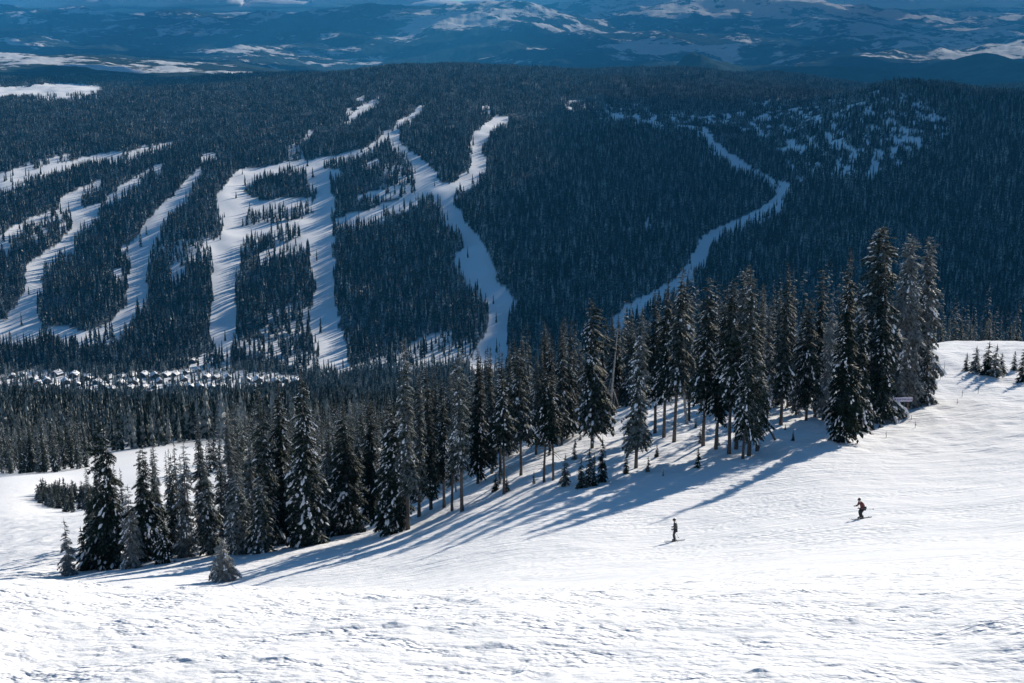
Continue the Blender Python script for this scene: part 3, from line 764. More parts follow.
def forest(name, label, y0, y1, sp, hr, protos, mat, seed, extra_mat=None, umax=0.5, exclude=None, tall=1.0):
    x, y, rs = scatter_points(y0, y1, sp, umax, seed)
    z = ground_z(x, y)
    hs = rs.uniform(hr[0], hr[1], len(x)) * (0.8 + 0.45 * smooth(-.3, .4, fbm(x / 70, y / 70, 2, 501))) * tall
    kp = keep_trees(x, y, z, hs, rs)
    if exclude is not None: kp &= ~exclude(x, y)
    x, y, z, hs = x[kp], y[kp], z[kp], hs[kp]
    n = len(x)
    # one mesh: loose points (kindid -1) and the few prototype trees (kindid 0..k)
    vs = [np.stack([x, y, z - 0.4], 1)]; kid = [np.full(n, -1)]; fl = []; mi = []; base = n
    for i, (pv, pf, pm) in enumerate(protos):
        vs.append(pv); kid.append(np.full(len(pv), i)); fl.append(pf + base); mi.append(pm); base += len(pv)
    V = np.concatenate(vs)
    me = make_mesh(name, V, np.concatenate(fl), [mat, extra_mat or M['branch_snow']], np.concatenate(mi))
    a = me.attributes.new('kindid', 'INT', 'POINT'); a.data.foreach_set('value', np.concatenate(kid).astype(np.int32))
    pad = len(V) - n
    a = me.attributes.new('tall', 'FLOAT', 'POINT'); a.data.foreach_set('value', np.concatenate([hs, np.ones(pad)]).astype(np.float32))
    a = me.attributes.new('turn', 'FLOAT', 'POINT'); a.data.foreach_set('value', np.concatenate([rs.uniform(0, 6.28, n), np.zeros(pad)]).astype(np.float32))
    a = me.attributes.new('fat', 'FLOAT', 'POINT'); a.data.foreach_set('value', np.concatenate([rs.uniform(0.75, 1.25, n), np.ones(pad)]).astype(np.float32))
    a = me.attributes.new('pick', 'INT', 'POINT'); a.data.foreach_set('value', np.concatenate([rs.randint(0, len(protos), n), np.zeros(pad)]).astype(np.int32))
    o = link(name, me); tag(o, label, None, None, 'stuff')
    ng = bpy.data.node_groups.new(name + '_scatter', 'GeometryNodeTree')
    ng.interface.new_socket('Geometry', in_out='INPUT', socket_type='NodeSocketGeometry')
    ng.interface.new_socket('Geometry', in_out='OUTPUT', socket_type='NodeSocketGeometry')
    N = ng.nodes.new; lk = ng.links.new
    gi = N('NodeGroupInput'); go = N('NodeGroupOutput')
    def attr(nm, ty):
        q = N('GeometryNodeInputNamedAttribute'); q.data_type = ty; q.inputs['Name'].default_value = nm
        return [s for s in q.outputs if s.enabled and s.name == 'Attribute'][0]
    kidn = attr('kindid', 'INT')
    def sel(v):
        c = N('FunctionNodeCompare'); c.data_type = 'INT'; c.operation = 'EQUAL'
        ins = [s for s in c.inputs if s.enabled]
        lk(kidn, ins[0]); ins[1].default_value = v
        s = N('GeometryNodeSeparateGeometry'); s.domain = 'POINT'
        lk(gi.outputs[0], s.inputs['Geometry']); lk(c.outputs[0], s.inputs['Selection'])
        return s.outputs[0]
    g2i = N('GeometryNodeGeometryToInstance')
    for i in reversed(range(len(protos))): lk(sel(i), g2i.inputs[0])
    iop = N('GeometryNodeInstanceOnPoints')
    lk(sel(-1), iop.inputs['Points']); lk(g2i.outputs[0], iop.inputs['Instance'])
    iop.inputs['Pick Instance'].default_value = True
    lk(attr('pick', 'INT'), iop.inputs['Instance Index'])
    cr = N('ShaderNodeCombineXYZ'); lk(attr('turn', 'FLOAT'), cr.inputs[2])
    e2r = N('FunctionNodeEulerToRotation'); lk(cr.outputs[0], e2r.inputs[0]); lk(e2r.outputs[0], iop.inputs['Rotation'])
    cs = N('ShaderNodeCombineXYZ'); ta = attr('tall', 'FLOAT'); fa = attr('fat', 'FLOAT')
    mu = N('ShaderNodeMath'); mu.operation = 'MULTIPLY'; lk(ta, mu.inputs[0]); lk(fa, mu.inputs[1])
    lk(mu.outputs[0], cs.inputs[0]); lk(mu.outputs[0], cs.inputs[1]); lk(ta, cs.inputs[2]); lk(cs.outputs[0], iop.inputs['Scale'])
    lk(iop.outputs[0], go.inputs[0])
    md = o.modifiers.new('scatter', 'NODES'); md.node_group = ng
    print('FOREST', name, n)
    return o

def cone_protos(k, tiers, sides, seed, rr=(0.11, 0.16)):
    ps = []
    for i in range(k):
        rs = np.random.RandomState(seed + i)
        v, f = lod_cone(1.0, rs.uniform(*rr), tiers, sides, seed + i); ps.append((v, f, np.zeros(len(f), int)))
    return ps
def clump_protos(k, seed):
    ps = []
    for i in range(k):
        rs = np.random.RandomState(seed + i); V, Fc = [], []; b = 0
        for j in range(5):
            v, f = lod_cone(rs.uniform(.75, 1.1), rs.uniform(.11, .15), 4, 6, seed + 20 * i + j)
            v = v + np.array([rs.uniform(-.55, .55), rs.uniform(-.55, .55), -.05]); V.append(v); Fc.append(f + b); b += len(v)
        Fc = np.concatenate(Fc); ps.append((np.concatenate(V), Fc, np.zeros(len(Fc), int)))
    return ps
def mid_protos(k, seed):
    ps = []
    for i in range(k):
        rs = np.random.RandomState(seed + i)
        v, f, m = conifer(15.0, rs.uniform(1.3, 2.0), seed + i, base=0.06, fine=False, snow=0.30, ragged=.3, spacing=0.9, dens=1.0)
        ps.append((v / 15.0, f, m))
    return ps

forest('valley_side_forest', 'dense conifer forest covering the slopes across the valley between the ski runs', 1900, 2750, 8.2, (16, 27), cone_protos(7, 7, 8, 900, (0.10, 0.15)), M['needles_far'], 31)
forest('upper_slope_forest', 'conifer forest on the upper half of the slopes across the valley', 2750, 3500, 8.6, (14, 22), cone_protos(7, 6, 8, 920, (0.11, 0.15)), M['needles_far'], 34)
forest('plateau_forest', 'dark conifer forest on the plateau up to the first skyline', 3500, 8200, 19.0, (15, 20), clump_protos(5, 950), M['needles_plateau'], 32)
forest('lower_slope_forest', 'conifer forest filling the lower slope between the stand of firs and the village', 480, 1900, 6.2, (11, 18), cone_protos(8, 10, 9, 980), M['needles_low'], 33)

# ------------------------------------------------------------------ the single trees
def tube(path, radii, sides=7, cap=True):
    path = np.asarray(path, float); vs, fs = [], []
    for i, p in enumerate(path):
        a = path[max(0, i - 1)]; b = path[min(len(path) - 1, i + 1)]
        d = b - a; d /= np.linalg.norm(d) + 1e-9
        u = np.cross(d, (0.0, 1.0, 0.001) if abs(d[1]) < .9 else (1.0, 0, 0)); u /= np.linalg.norm(u); w = np.cross(d, u)
        for s in range(sides):
            t = 2 * math.pi * s / sides
            vs.append(p + radii[i] * (math.cos(t) * u + math.sin(t) * w))
    for i in range(len(path) - 1):
        for s in range(sides):
            s2 = (s + 1) % sides
            fs.append((i * sides + s, i * sides + s2, (i + 1) * sides + s2, (i + 1) * sides + s))
    if cap:
        fs.append(tuple(range(sides))[::-1]); fs.append(tuple((len(path) - 1) * sides + s for s in range(sides)))
    return vs, fs
def join(parts):
    V, Fc = [], []; b = 0
    for v, f in parts:
        V += [tuple(p) for p in v]; Fc += [tuple(i + b for i in q) for q in f]; b += len(v)
    return V, Fc

def trunk_mesh(H, r0, base, seed, lean=0.0, twigs=True, top=0.97):
    rs = np.random.RandomState(seed)
    zz = np.linspace(-0.7, H * top, 10)
    pts = [(lean * max(z, 0) ** 1.3 / H ** 0.3 + rs.uniform(-.03, .03), rs.uniform(-.03, .03), z) for z in zz]
    rad = [r0 * (1 - 0.93 * (max(z, 0) / H)) * (1.25 if z < 0.3 else 1) for z in zz]
    ps = [tube(pts, rad, 8)]
    if twigs and base > 0.12:
        for k in range(int(base * H * 3.2)):
            z = rs.uniform(0.08, base + 0.08) * H; a = rs.uniform(0, 6.28); l = rs.uniform(.3, 1.1)
            p0 = np.array((lean * z ** 1.3 / H ** 0.3, 0, z)); d = np.array((math.cos(a), math.sin(a), rs.uniform(-.6, .1)))
            ps.append(tube([p0, p0 + d * l * .6, p0 + d * l + np.array((0, 0, -.12))], [0.035, .022, .008], 4, False))
    return join(ps)

def px_height(col, top, y):
    x = point(col, 400, y)[0]
    z = float(ground_z(np.array([x]), np.array([y]))[0])
    # the stem stands at the column of its foot
    for _ in range(3):
        d = y * CP - z * SP; x = (col - 512.0) / F * d
        z = float(ground_z(np.array([x]), np.array([y]))[0])
    zt = point(col, top, y)[2]
    return x, z, zt - z

NEAR_XY = []
def fir(col, top, y, wpx, base, seed, label, snow=0.35, wind=0.0, ragged=0.3, pw=0.8, lean=0.0, dens=1.0, snow_dir=None, name='fir_tree', cat='fir tree', group=None, frost='needles', fine=True, bark='bark'):
    x, z, Hh = px_height(col, top, y)
    R = wpx / 2 / (F / y) * 1.09
    root = bpy.data.objects.new(name, None); C.objects.link(root); root.location = (x, y, z)
    tag(root, label, cat, group)
    v, f, mi = conifer(Hh, R, seed, base=base, fine=fine, snow=snow, wind=wind, ragged=ragged, top_pow=pw, lean=lean, dens=dens, snow_dir=snow_dir,
                       spacing=(0.30 if Hh > 7 else max(.12, Hh * 0.045)))
    link('crown', make_mesh('crown', v, f, [M[frost], M['branch_snow']], mi), root)
    tv, tf = trunk_mesh(Hh, 0.0085 * Hh + 0.04, base, seed + 1, lean)
    link('trunk', make_mesh('trunk', tv, tf, [M[bark]], smooth_=True), root)
    NEAR_XY.append((x, y))
    return root

W_ = math.pi      # snow plastered on the -x side
TREES = [
 # --- lower left clump
 (70, 520, 140, 24, .02, 'short bushy fir at the lower left edge of the trees, snow lip in front', dict(snow=.3)),
 (84, 527, 143, 20, .02, 'small dark fir tucked beside the short bushy one at the lower left edge', dict(snow=.25)),
 (95, 498, 146, 24, .03, 'mid-sized fir between the small edge firs and the windblown tree', dict(snow=.35)),
 (117, 424, 143, 46, .05, 'windblown ragged fir with a long branch reaching left, tallest at the lower left', dict(snow=.55, wind=-.35, ragged=.55, pw=.55)),
 (133, 486, 138, 36, .02, 'broad lower fir with snow-plastered boughs under the windblown tree', dict(snow=.8, snow_dir=W_)),
 (147, 441, 144, 38, .04, 'broken-crowned snowy fir just right of the windblown tree', dict(snow=.6, ragged=.5, pw=.6)),
 (162, 440, 152, 22, .08, 'slim fir rising behind the broken-crowned snowy fir', dict(snow=.3)),
 (176, 455, 147, 24, .05, 'narrow fir with open boughs, in front of the white clearing at left', dict(snow=.45)),
 (187, 438, 143, 34, .04, 'full fir with white-edged boughs beside the clearing, left part of the stand', dict(snow=.6)),
 (166, 512, 139, 26, .02, 'low snow-clotted fir at the foot of the left clump', dict(snow=.9)),
 (203, 410, 152, 26, .06, 'tall slim fir whose tip nearly meets the village, left part of the stand', dict(snow=.4)),
 (211, 450, 143, 34, .04, 'dense grey-rimed fir above the lone small snowy tree', dict(snow=.5)),
 (224, 540, 119, 44, .0, 'lone small snow-dusted fir standing out in front behind the snow lip', dict(snow=.6, pw=.75, ragged=.15, dens=1.3)),
 (223, 420, 155, 22, .08, 'thin dark fir behind the grey-rimed fir', dict(snow=.3)),
 (236, 408, 150, 26, .05, 'rimed fir with a pale left side, left of the twin tall firs', dict(snow=.5, snow_dir=W_)),
 (240, 466, 141, 44, .02, 'fir with thick white fans of snow at its skirt, below the twin tall firs', dict(snow=1.0, snow_dir=W_, dens=1.2)),
 (252, 428, 158, 24, .06, 'dark fir filling the gap left of the twin tall firs', dict(snow=.25)),
 # --- dark firs left of centre
 (268, 383, 146, 34, .03, 'left one of the twin tall dark firs', dict(snow=.45, pw=.6)),
 (284, 379, 148, 32, .03, 'right one of the twin tall dark firs', dict(snow=.4, pw=.6)),
 (262, 478, 140, 50, .0, 'low spreading fir with blobs of snow at the foot of the twin tall firs', dict(snow=1.0)),
 (309, 366, 142, 58, .0, 'biggest dark full-skirted fir left of centre, snow clots on its lower boughs', dict(snow=.75, pw=.85, ragged=.2, dens=1.25)),
 (331, 408, 156, 30, .04, 'narrow fir between the big full-skirted fir and its broad dark neighbour', dict(snow=.3)),
 (350, 402, 148, 48, .0, 'broad dark fir right of the biggest full-skirted one', dict(snow=.5, pw=.65, dens=1.2)),
 (341, 420, 152, 36, .02, 'dark fir overlapping the left side of the broad dark fir', dict(snow=.4)),
 (371, 395, 160, 34, .04, 'dark fir behind the snow-plastered tree at centre left', dict(snow=.3)),
 # --- centre left
 (393, 400, 139, 44, .02, 'leaning fir plastered white all down its left side', dict(snow=1.2, snow_dir=W_, lean=.02, pw=.6, dens=1.2)),
 (408, 337, 138, 30, .22, 'tall fir with a frosted pale tip and bare lower stem, centre left', dict(snow=.55, snow_dir=W_, pw=.55)),
 (419, 362, 146, 24, .15, 'dark fir close behind the pale-tipped tall one', dict(snow=.3)),
 (431, 360, 150, 28, .12, 'black-looking fir between the pale-tipped fir and the thin poles', dict(snow=.25)),
 (444, 378, 146, 20, .25, 'fir with thin crown and bare trunk, left of the gaunt pole-like fir', dict(snow=.4)),
 (452, 392, 142, 16, .35, 'short-crowned spindly fir beside the gaunt pole-like fir', dict(snow=.5)),
 (462, 347, 138, 22, .28, 'gaunt pole-like fir with a sparse snowy crown and long dark trunk, at centre', dict(snow=.6, ragged=.5, pw=.4, dens=.8)),
 # --- centre
 (478, 352, 158, 30, .10, 'dark fir immediately right of the gaunt pole-like fir', dict(snow=.35)),
 (492, 347, 162, 28, .12, 'second dark fir right of the gaunt pole-like fir', dict(snow=.35)),
 (504, 374, 142, 26, .42, 'fir with snow-lumped crown on a long bare trunk, saplings at its foot', dict(snow=.8, pw=.5)),
 (500, 352, 158, 24, .3, 'dark-stemmed fir right behind the snow-lumped crown', dict(snow=.4)),
 (521, 346, 152, 32, .32, 'tall fir with bare reddish trunk standing on the drift at centre', dict(snow=.5, pw=.55)),
 (536, 354, 166, 28, .15, 'dark fir behind the drift at centre', dict(snow=.3)),
 (544, 372, 143, 22, .45, 'slender fir whose bare stem is the left of two by the drift', dict(snow=.7, pw=.45)),
 (553, 378, 142, 20, .40, 'slender fir whose bare stem is the right of two by the drift', dict(snow=.6, pw=.45)),
 (550, 332, 166, 28, .14, 'tall pointed fir above the two slender bare stems', dict(snow=.4)),
 (567, 345, 174, 28, .10, 'dark fir left of the wind-bent snowy fir', dict(snow=.3)),
 (580, 338, 182, 26, .10, 'dim fir half hidden left of the wind-bent snowy fir', dict(snow=.3)),
 # --- centre right
 (592, 298, 160, 36, .12, 'wind-bent fir with a hooked snowy top, broad crown above the leaning dead trunks', dict(snow=.6, ragged=.5, wind=.25, pw=.45, lean=-.02)),
 (614, 318, 204, 28, .12, 'dark fir behind the leaning white dead trunks', dict(snow=.3)),
 (630, 322, 198, 30, .12, 'dark fir left of the single big stem with saplings round it', dict(snow=.35)),
 (636, 308, 144, 34, .16, 'full-length snowy fir standing alone in front on the bright slope right of centre', dict(snow=.7, pw=.6, dens=1.1)),
 (655, 288, 165, 30, .25, 'dark fir between the lone front fir and the tall spire', dict(snow=.35)),
 (664, 280, 160, 30, .28, 'thick-crowned fir touching the left of the tall spire', dict(snow=.45)),
 (674, 268, 157, 34, .33, 'tall fir spire just left of the white dead snag', dict(snow=.5, pw=.55)),
 (689, 292, 172, 26, .2, 'dark fir behind the white dead snag', dict(snow=.3)),
 (703, 276, 152, 32, .25, 'snow-lumped fir with a blunt top, first right of the dead snag', dict(snow=.8, pw=.5, ragged=.35)),
 (716, 286, 150, 26, .2, 'fir between the blunt-topped snowy one and the front group', dict(snow=.4)),
 (729, 278, 147, 30, .3, 'left fir of the front group with bare crossing trunks', dict(snow=.5, pw=.5)),
 (736, 266, 150, 34, .3, 'second fir of the front group, frosted pale top', dict(snow=.55, pw=.5, frost=1)),
 (749, 263, 146, 40, .14, 'tallest pointed fir of the front group, dark drooping skirt on its right', dict(snow=.5, pw=.6)),
 (757, 288, 148, 28, .1, 'lower fir pressed against the right of the tallest front one', dict(snow=.4)),
 (743, 330, 144, 32, .25, 'snow-caked short fir in the middle of the front group', dict(snow=1.0, snow_dir=W_)),
 (767, 300, 172, 26, .12, 'pale rimed fir behind the front group', dict(snow=.6, frost=1)),
 (781, 262, 164, 26, .2, 'dark needle-thin pointed spire standing free, bare foot in the snow', dict(snow=.25, pw=.7)),
 (796, 308, 172, 32, .1, 'rimed broad fir right of the thin dark spire', dict(snow=.7, frost=1)),
 (806, 298, 166, 30, .18, 'blunt dark fir left of the spindly bare-topped one', dict(snow=.4, pw=.4)),
 (815, 268, 170, 18, .12, 'spindly half-bare fir with wispy crown', dict(snow=.3, ragged=.5, dens=.7, pw=.35)),
 (823, 290, 168, 24, .08, 'pale frosted fir left of the tall one by the track', dict(snow=.8, frost=1)),
 # --- right clump
 (842, 245, 152, 42, .0, 'tall pointed fir skirted to the ground where the track leaves the shade', dict(snow=.55, pw=.85, dens=1.15)),
 (870, 226, 176, 58, .03, 'massive ragged fir with a flat double top, tallest of the right clump', dict(snow=.45, ragged=.35, pw=.45, dens=1.3)),
 (880, 250, 172, 28, .03, 'slim dark fir at the front of the right clump, left of the rimed one', dict(snow=.3, dens=1.1)),
 (901, 234, 184, 46, .04, 'tall rimed fir in the middle of the right clump, above the sign', dict(snow=.4, pw=.5, frost=1, dens=1.3)),
 (915, 236, 190, 36, .04, 'outermost fir of the right clump with boughs flung to the right', dict(snow=.4, wind=.3, pw=.45, frost=1, dens=1.2)),
 (858, 300, 164, 34, .02, 'lower dark fir between the tall pointed fir and the massive ragged one', dict(snow=.4)),
 (924, 336, 186, 30, .0, 'small rounded rimed fir peeping out right of the clump at the ridge', dict(snow=.9, frost=1)),
]
M['needles_pale'] = mat_needles('heavily_rimed_needles', (0.022, 0.034, 0.026), (0.34, 0.36, 0.36), 2.2, (0.48, 0.86), 0.6)
for i, (c, tp, y, w, b, lab, kw) in enumerate(TREES):
    kw = dict(kw)
    if kw.pop('frost', 0): kw['frost'] = 'needles_pale'
    kw.setdefault('ragged', .3)
    kw.setdefault('lean', (((i * 37) % 11) - 5) * .006)
    if c < 262 and i % 2 == 0: kw['frost'] = 'needles_pale'
    if 'snow_dir' not in kw and i % 3 == 1: kw['snow_dir'] = W_
    fir(c, tp, y, w * 1.08, b, 1000 + i * 7, lab, **kw)

# copies: one source tree of each kind, then copied with its parts
def copy_tree(src, x, y, z, s, rz, label, group, sz=None):
    r = src.copy(); C.objects.link(r); r.location = (x, y, z); r.rotation_euler = (0, 0, rz); r.scale = (s, s, sz or s)
    r['label'] = label; r['group'] = group
    for ch in list(src.children):
        c = ch.copy(); C.objects.link(c); c.parent = r
    return r
def source_tree(name, Hh, R, seed, base, fine, cat, snow=.35, sp=None, frost='needles', **kw):
    root = bpy.data.objects.new(name, None); C.objects.link(root)
    v, f, mi = conifer(Hh, R, seed, base=base, fine=fine, snow=snow, spacing=sp, **kw)
    link('crown', make_mesh('crown', v, f, [M[frost], M['branch_snow']], mi), root)
    tv, tf = trunk_mesh(Hh, 0.0085 * Hh + 0.03, base, seed + 1, twigs=Hh > 6)
    link('trunk', make_mesh('trunk', tv, tf, [M['bark']], smooth_=True), root)
    tag(root, None, cat)
    return root
class Family:
    """the first member is the source itself, the rest are copies of it"""
    def __init__(self, sources): self.s = sources; self.used = [False] * len(sources)
    def put(self, k, x, y, s, rz, label, group, sink=0.25, sz=None):
        z = float(ground_z(np.array([x]), np.array([y]))[0]) - sink * s
        k %= len(self.s)
        if not self.used[k]:
            self.used[k] = True; o = self.s[k]; o.location = (x, y, z); o.rotation_euler = (0, 0, rz); o.scale = (s, s, sz or s); o['label'] = label; o['group'] = group
        else: o = copy_tree(self.s[k], x, y, z, s, rz, label, group, sz)
        NEAR_XY.append((x, y)); return o
BACK = Family([source_tree('fir_tree', 16, R_, 2000 + i, b_, True, 'fir tree', snow=.35, sp=.42) for i, (R_, b_) in enumerate([(1.5, .12), (1.7, .08), (1.35, .2), (1.8, .05), (1.45, .28)])])
rs = np.random.RandomState(77)
def gx(col, y):
    x, z, h = px_height(col, 300, y); return x
pts = []
def far_enough(x, y, d): return all((x - a) ** 2 + (y - b) ** 2 > d * d for a, b in NEAR_XY)
BANDS = [  # (col0, col1, y0, y1, count, label, group, height range)
 (236, 400, 158, 200, 22, 'dark fir packed in behind the front firs left of centre', 'back rows of the stand, left of centre', (12, 15.5)),
 (400, 575, 170, 205, 40, 'dark fir in the crowded back rows at the centre of the stand', 'back rows of the stand, centre', (13.5, 17)),
 (565, 705, 193, 225, 24, 'dim fir in the back rows between the dead trunks and the snag', 'back rows of the stand, right of centre', (12, 16.5)),
 (690, 880, 178, 215, 26, 'dim fir showing between the front trunks right of the snag', 'back rows of the stand, right', (14, 17.5)),
 (845, 895, 180, 192, 4, 'fir hidden deep inside the right clump', 'inside the right clump', (13, 17)),
 (85, 240, 148, 185, 24, 'slim fir in the back of the lower left clump', 'back of the lower left clump', (10, 14)),
]
for (c0, c1, ya, yb, n, lab, grp, hr) in BANDS:
    k = 0; tries = 0
    while k < n and tries < 3000:
        tries += 1
        y = rs.uniform(ya, yb); c = rs.uniform(c0, c1); x = gx(c, y)
        if not far_enough(x, y, 1.9): continue
        s = rs.uniform(*hr) / 16.0
        BACK.put(rs.randint(5), x, y, s * rs.uniform(.9, 1.1), rs.uniform(0, 6.28), lab, grp, sz=s); k += 1

# the nearest of the trees beyond: left edge of the lower forest, crest on the right, hollow behind the stand
MIDF = Family([source_tree('fir_tree', 16, rs.uniform(1.5, 2.1), 2100 + i, .05, False, 'fir tree', snow=.30, sp=.55, frost='needles', dens=1.4) for i in range(6)])
def cond_left(x, y, px, py): return px < 100
cand = []
xx, yy_, r2_ = scatter_points(243, 500, 4.6, 0.40, 91)
zz_ = ground_z(xx, yy_); ppx, ppy = project(xx, yy_, zz_)
ok = ~in_poly(ppx, ppy, NEARRUN)
ok &= ~((ppx < 235) & (yy_ < 345))
ok &= ~((ppx > 690) & (yy_ < 268))
ok &= ~((ppx > 925) & (yy_ < 305))
ok &= (ppx > -25) & (ppx < 1050)
# hidden behind the ridge: keep only what stands tall enough to be seen
order = np.argsort(yy_)
cnt = {'l': 0, 'c': 0, 'r': 0}
MID_LIMIT = {'l': 36, 'c': 8, 'r': 22}
BND = {}
for i in order:
    if not ok[i]: continue
    key = 'l' if ppx[i] < 235 else ('r' if ppx[i] > 925 else 'c')
    if cnt[key] >= MID_LIMIT[key]: continue
    h = rs.uniform(13, 19) if key != 'r' else rs.uniform(8, 11.5)
    _, tp = project(xx[i], yy_[i], zz_[i] + h)
    if key == 'c' and tp > (400 if ppx[i] > 560 else 470): continue
    cnt[key] += 1; BND[key] = max(BND.get(key, 0), yy_[i])
    lab, grp = {'l': ('frosted fir at the front edge of the forest beyond the left snow run', 'front edge of the forest at left'),
                'c': ('fir in the hollow beyond the stand, only its upper part showing', 'firs in the hollow beyond the stand'),
                'r': ('dark fir just beyond the snowy crest at the right edge', 'firs beyond the right crest')}[key]
    MIDF.put(rs.randint(6), float(xx[i]), float(yy_[i]), h / 16 * rs.uniform(.85, 1.1), rs.uniform(0, 6.28), lab, grp, sz=h / 16)
print('MID', cnt, BND)
def ex_near(x, y):
    z = ground_z(x, y); px, py = project(x, y, z)
    b = np.where(px < 235, BND.get('l', 345), np.where(px > 925, BND.get('r', 300), np.where(px > 700, 216, 203)))
    nx_ = np.array(NEAR_XY); s_ = y < 260; hit = np.zeros(y.shape, bool)
    if s_.any(): hit[s_] = (((x[s_, None] - nx_[:, 0]) ** 2 + (y[s_, None] - nx_[:, 1]) ** 2) < 3.0).any(1)
    return hit | ((px > 880) & (y < 262)) | (y < b + 1) | ((px < 235) & (y < 345)) | ((px > 925) & (y < 300))
forest('hollow_forest', 'conifer forest running down from the stand into the valley, tips only', 200, 480, 5.0, (12, 17), mid_protos(8, 3000), M['needles_mid'], 41, exclude=ex_near, umax=0.48)

# ------------------------------------------------------------------ saplings, bushes, twigs
YF = Family([source_tree('young_fir', 3.0, R_, 2200 + i, .0, True, 'young fir', snow=.2, sp=.17, frost='needles', ragged=.2) for i, R_ in enumerate([.75, .9, .6, .8])])
def young(col, row_top, row_base, y0, y1, label, group=None, fat=1.0):
    x, y, z = unproject(col, row_base, y0, y1)
    hgt = (row_base - row_top) / F * y * 1.04
    s = hgt / 3.0
    YF.put(rs.randint(4), x, y, s * fat, rs.uniform(0, 6.28), label, group or 'saplings', sink=.12, sz=s)
for (c, a, b, lab) in [
    (496, 470, 491, 'tiny sapling left of the foot of the long bare trunk'), (507, 474, 492, 'tiny sapling right at the foot of the long bare trunk'),
    (565, 452, 486, 'narrow sapling standing alone right of the two slender stems'), (534, 470, 484, 'little sapling left of the two slender stems'),
    (581, 455, 488, 'leftmost of the three saplings in a row on the bright slope'), (589, 446, 486, 'middle one of the three saplings in a row on the bright slope'),
    (602, 434, 482, 'rightmost and tallest of the three saplings on the bright slope'), (594, 460, 486, 'short sapling squeezed between the row of saplings'),
    (626, 452, 474, 'sapling at the left foot of the lone front fir'), (648, 455, 472, 'sapling at the right foot of the lone front fir'),
    (657, 443, 457, 'small sapling on the slope right of the lone front fir'), (663, 468, 476, 'stubby sprig of fir near the edge of the piste shade'),
    (698, 446, 468, 'sapling at the foot of the front group, left side'), (793, 430, 441, 'little sapling on the shaded track by the dark spire'),
    (871, 410, 430, 'sapling under the right clump, left of the sign'), (880, 414, 428, 'second sapling under the right clump, left of the sign')]:
    young(c, a, b, 100, 230, lab, None, .9)
for (c, a, b, lab) in [
    (966, 352, 371, 'small fir at the left end of the bushy row on the bright ridge'), (975, 345, 373, 'bushy young fir second in the row on the bright ridge'),
    (987, 340, 375, 'tall young fir with a double tip in the row on the bright ridge'), (995, 343, 377, 'thick young fir in the right part of the row on the bright ridge'),
    (1001, 352, 374, 'young fir closing the right end of the row on the bright ridge'), (1014, 350, 370, 'young fir near the right edge, left of the last one'),
    (1022, 346, 382, 'young fir cut by the right edge of the picture')]:
    young(c, a, b, 150, 240, lab, 'young firs on the ridge', 1.25)
for k in range(16):
    c = rs.uniform(470, 800); y = rs.uniform(146, 172); x = gx(c, y)
    if not far_enough(x, y, 1.2): continue
    YF.put(rs.randint(4), x, y, rs.uniform(.25, .75), rs.uniform(0, 6.28), 'low sapling half drowned in snow between the trunks of the stand', 'saplings among the trunks', sink=.5)
# dense patch of young firs on the left run
for k in range(130):
    u = rs.uniform(0, 1); c = 38 + 60 * u; r = 494 + 3 * u + rs.uniform(0, 17) * (0.55 + 0.45 * math.sin(3.14 * u))
    h = rs.uniform(12, 17) if k % 5 else rs.uniform(17, 21)
    young(c, r - h, r, 240, 344, 'knee-deep young fir in the dense patch on the left snow run', 'patch of young firs on the left run', 1.25)

M['twig'] = simple('twig_bark', (0.05, 0.04, 0.03), 0.9)
tw = []
for (c, r, h, y0, y1) in [(906, 412, 9, 120, 230), (911, 420, 6, 120, 230), (925, 408, 13, 120, 230), (933, 389, 13, 120, 230), (940, 380, 10, 120, 230), (962, 397, 8, 120, 230), (978, 394, 9, 120, 230), (886, 438, 7, 100, 220), (915, 428, 8, 120, 230), (944, 372, 12, 120, 235), (957, 404, 5, 120, 230)]:
    x, y, z = unproject(c, r, y0, y1); hh = h / F * y
    parts = [tube([(0, 0, -.2), (.03, 0, hh * .5), (.0, .02, hh)], [.03, .02, .008], 5)]
    for q in range(9):
        a = rs.uniform(0, 6.28); zz0 = rs.uniform(.2, .95) * hh; l = rs.uniform(.1, .3) * (1.25 - zz0 / hh)
        parts.append(tube([(0, 0, zz0), (l * math.cos(a), l * math.sin(a), zz0 + .3 * l)], [.022, .01], 4, False))
    v, f = join(parts)
    o = link('buried_sapling', make_mesh('buried_sapling', v, f, [M['twig']]), None, (x, y, z)); 
    tag(o, 'bare twiggy tip of a buried sapling poking out of the snow', 'sapling', 'sapling tips poking out of the snow')

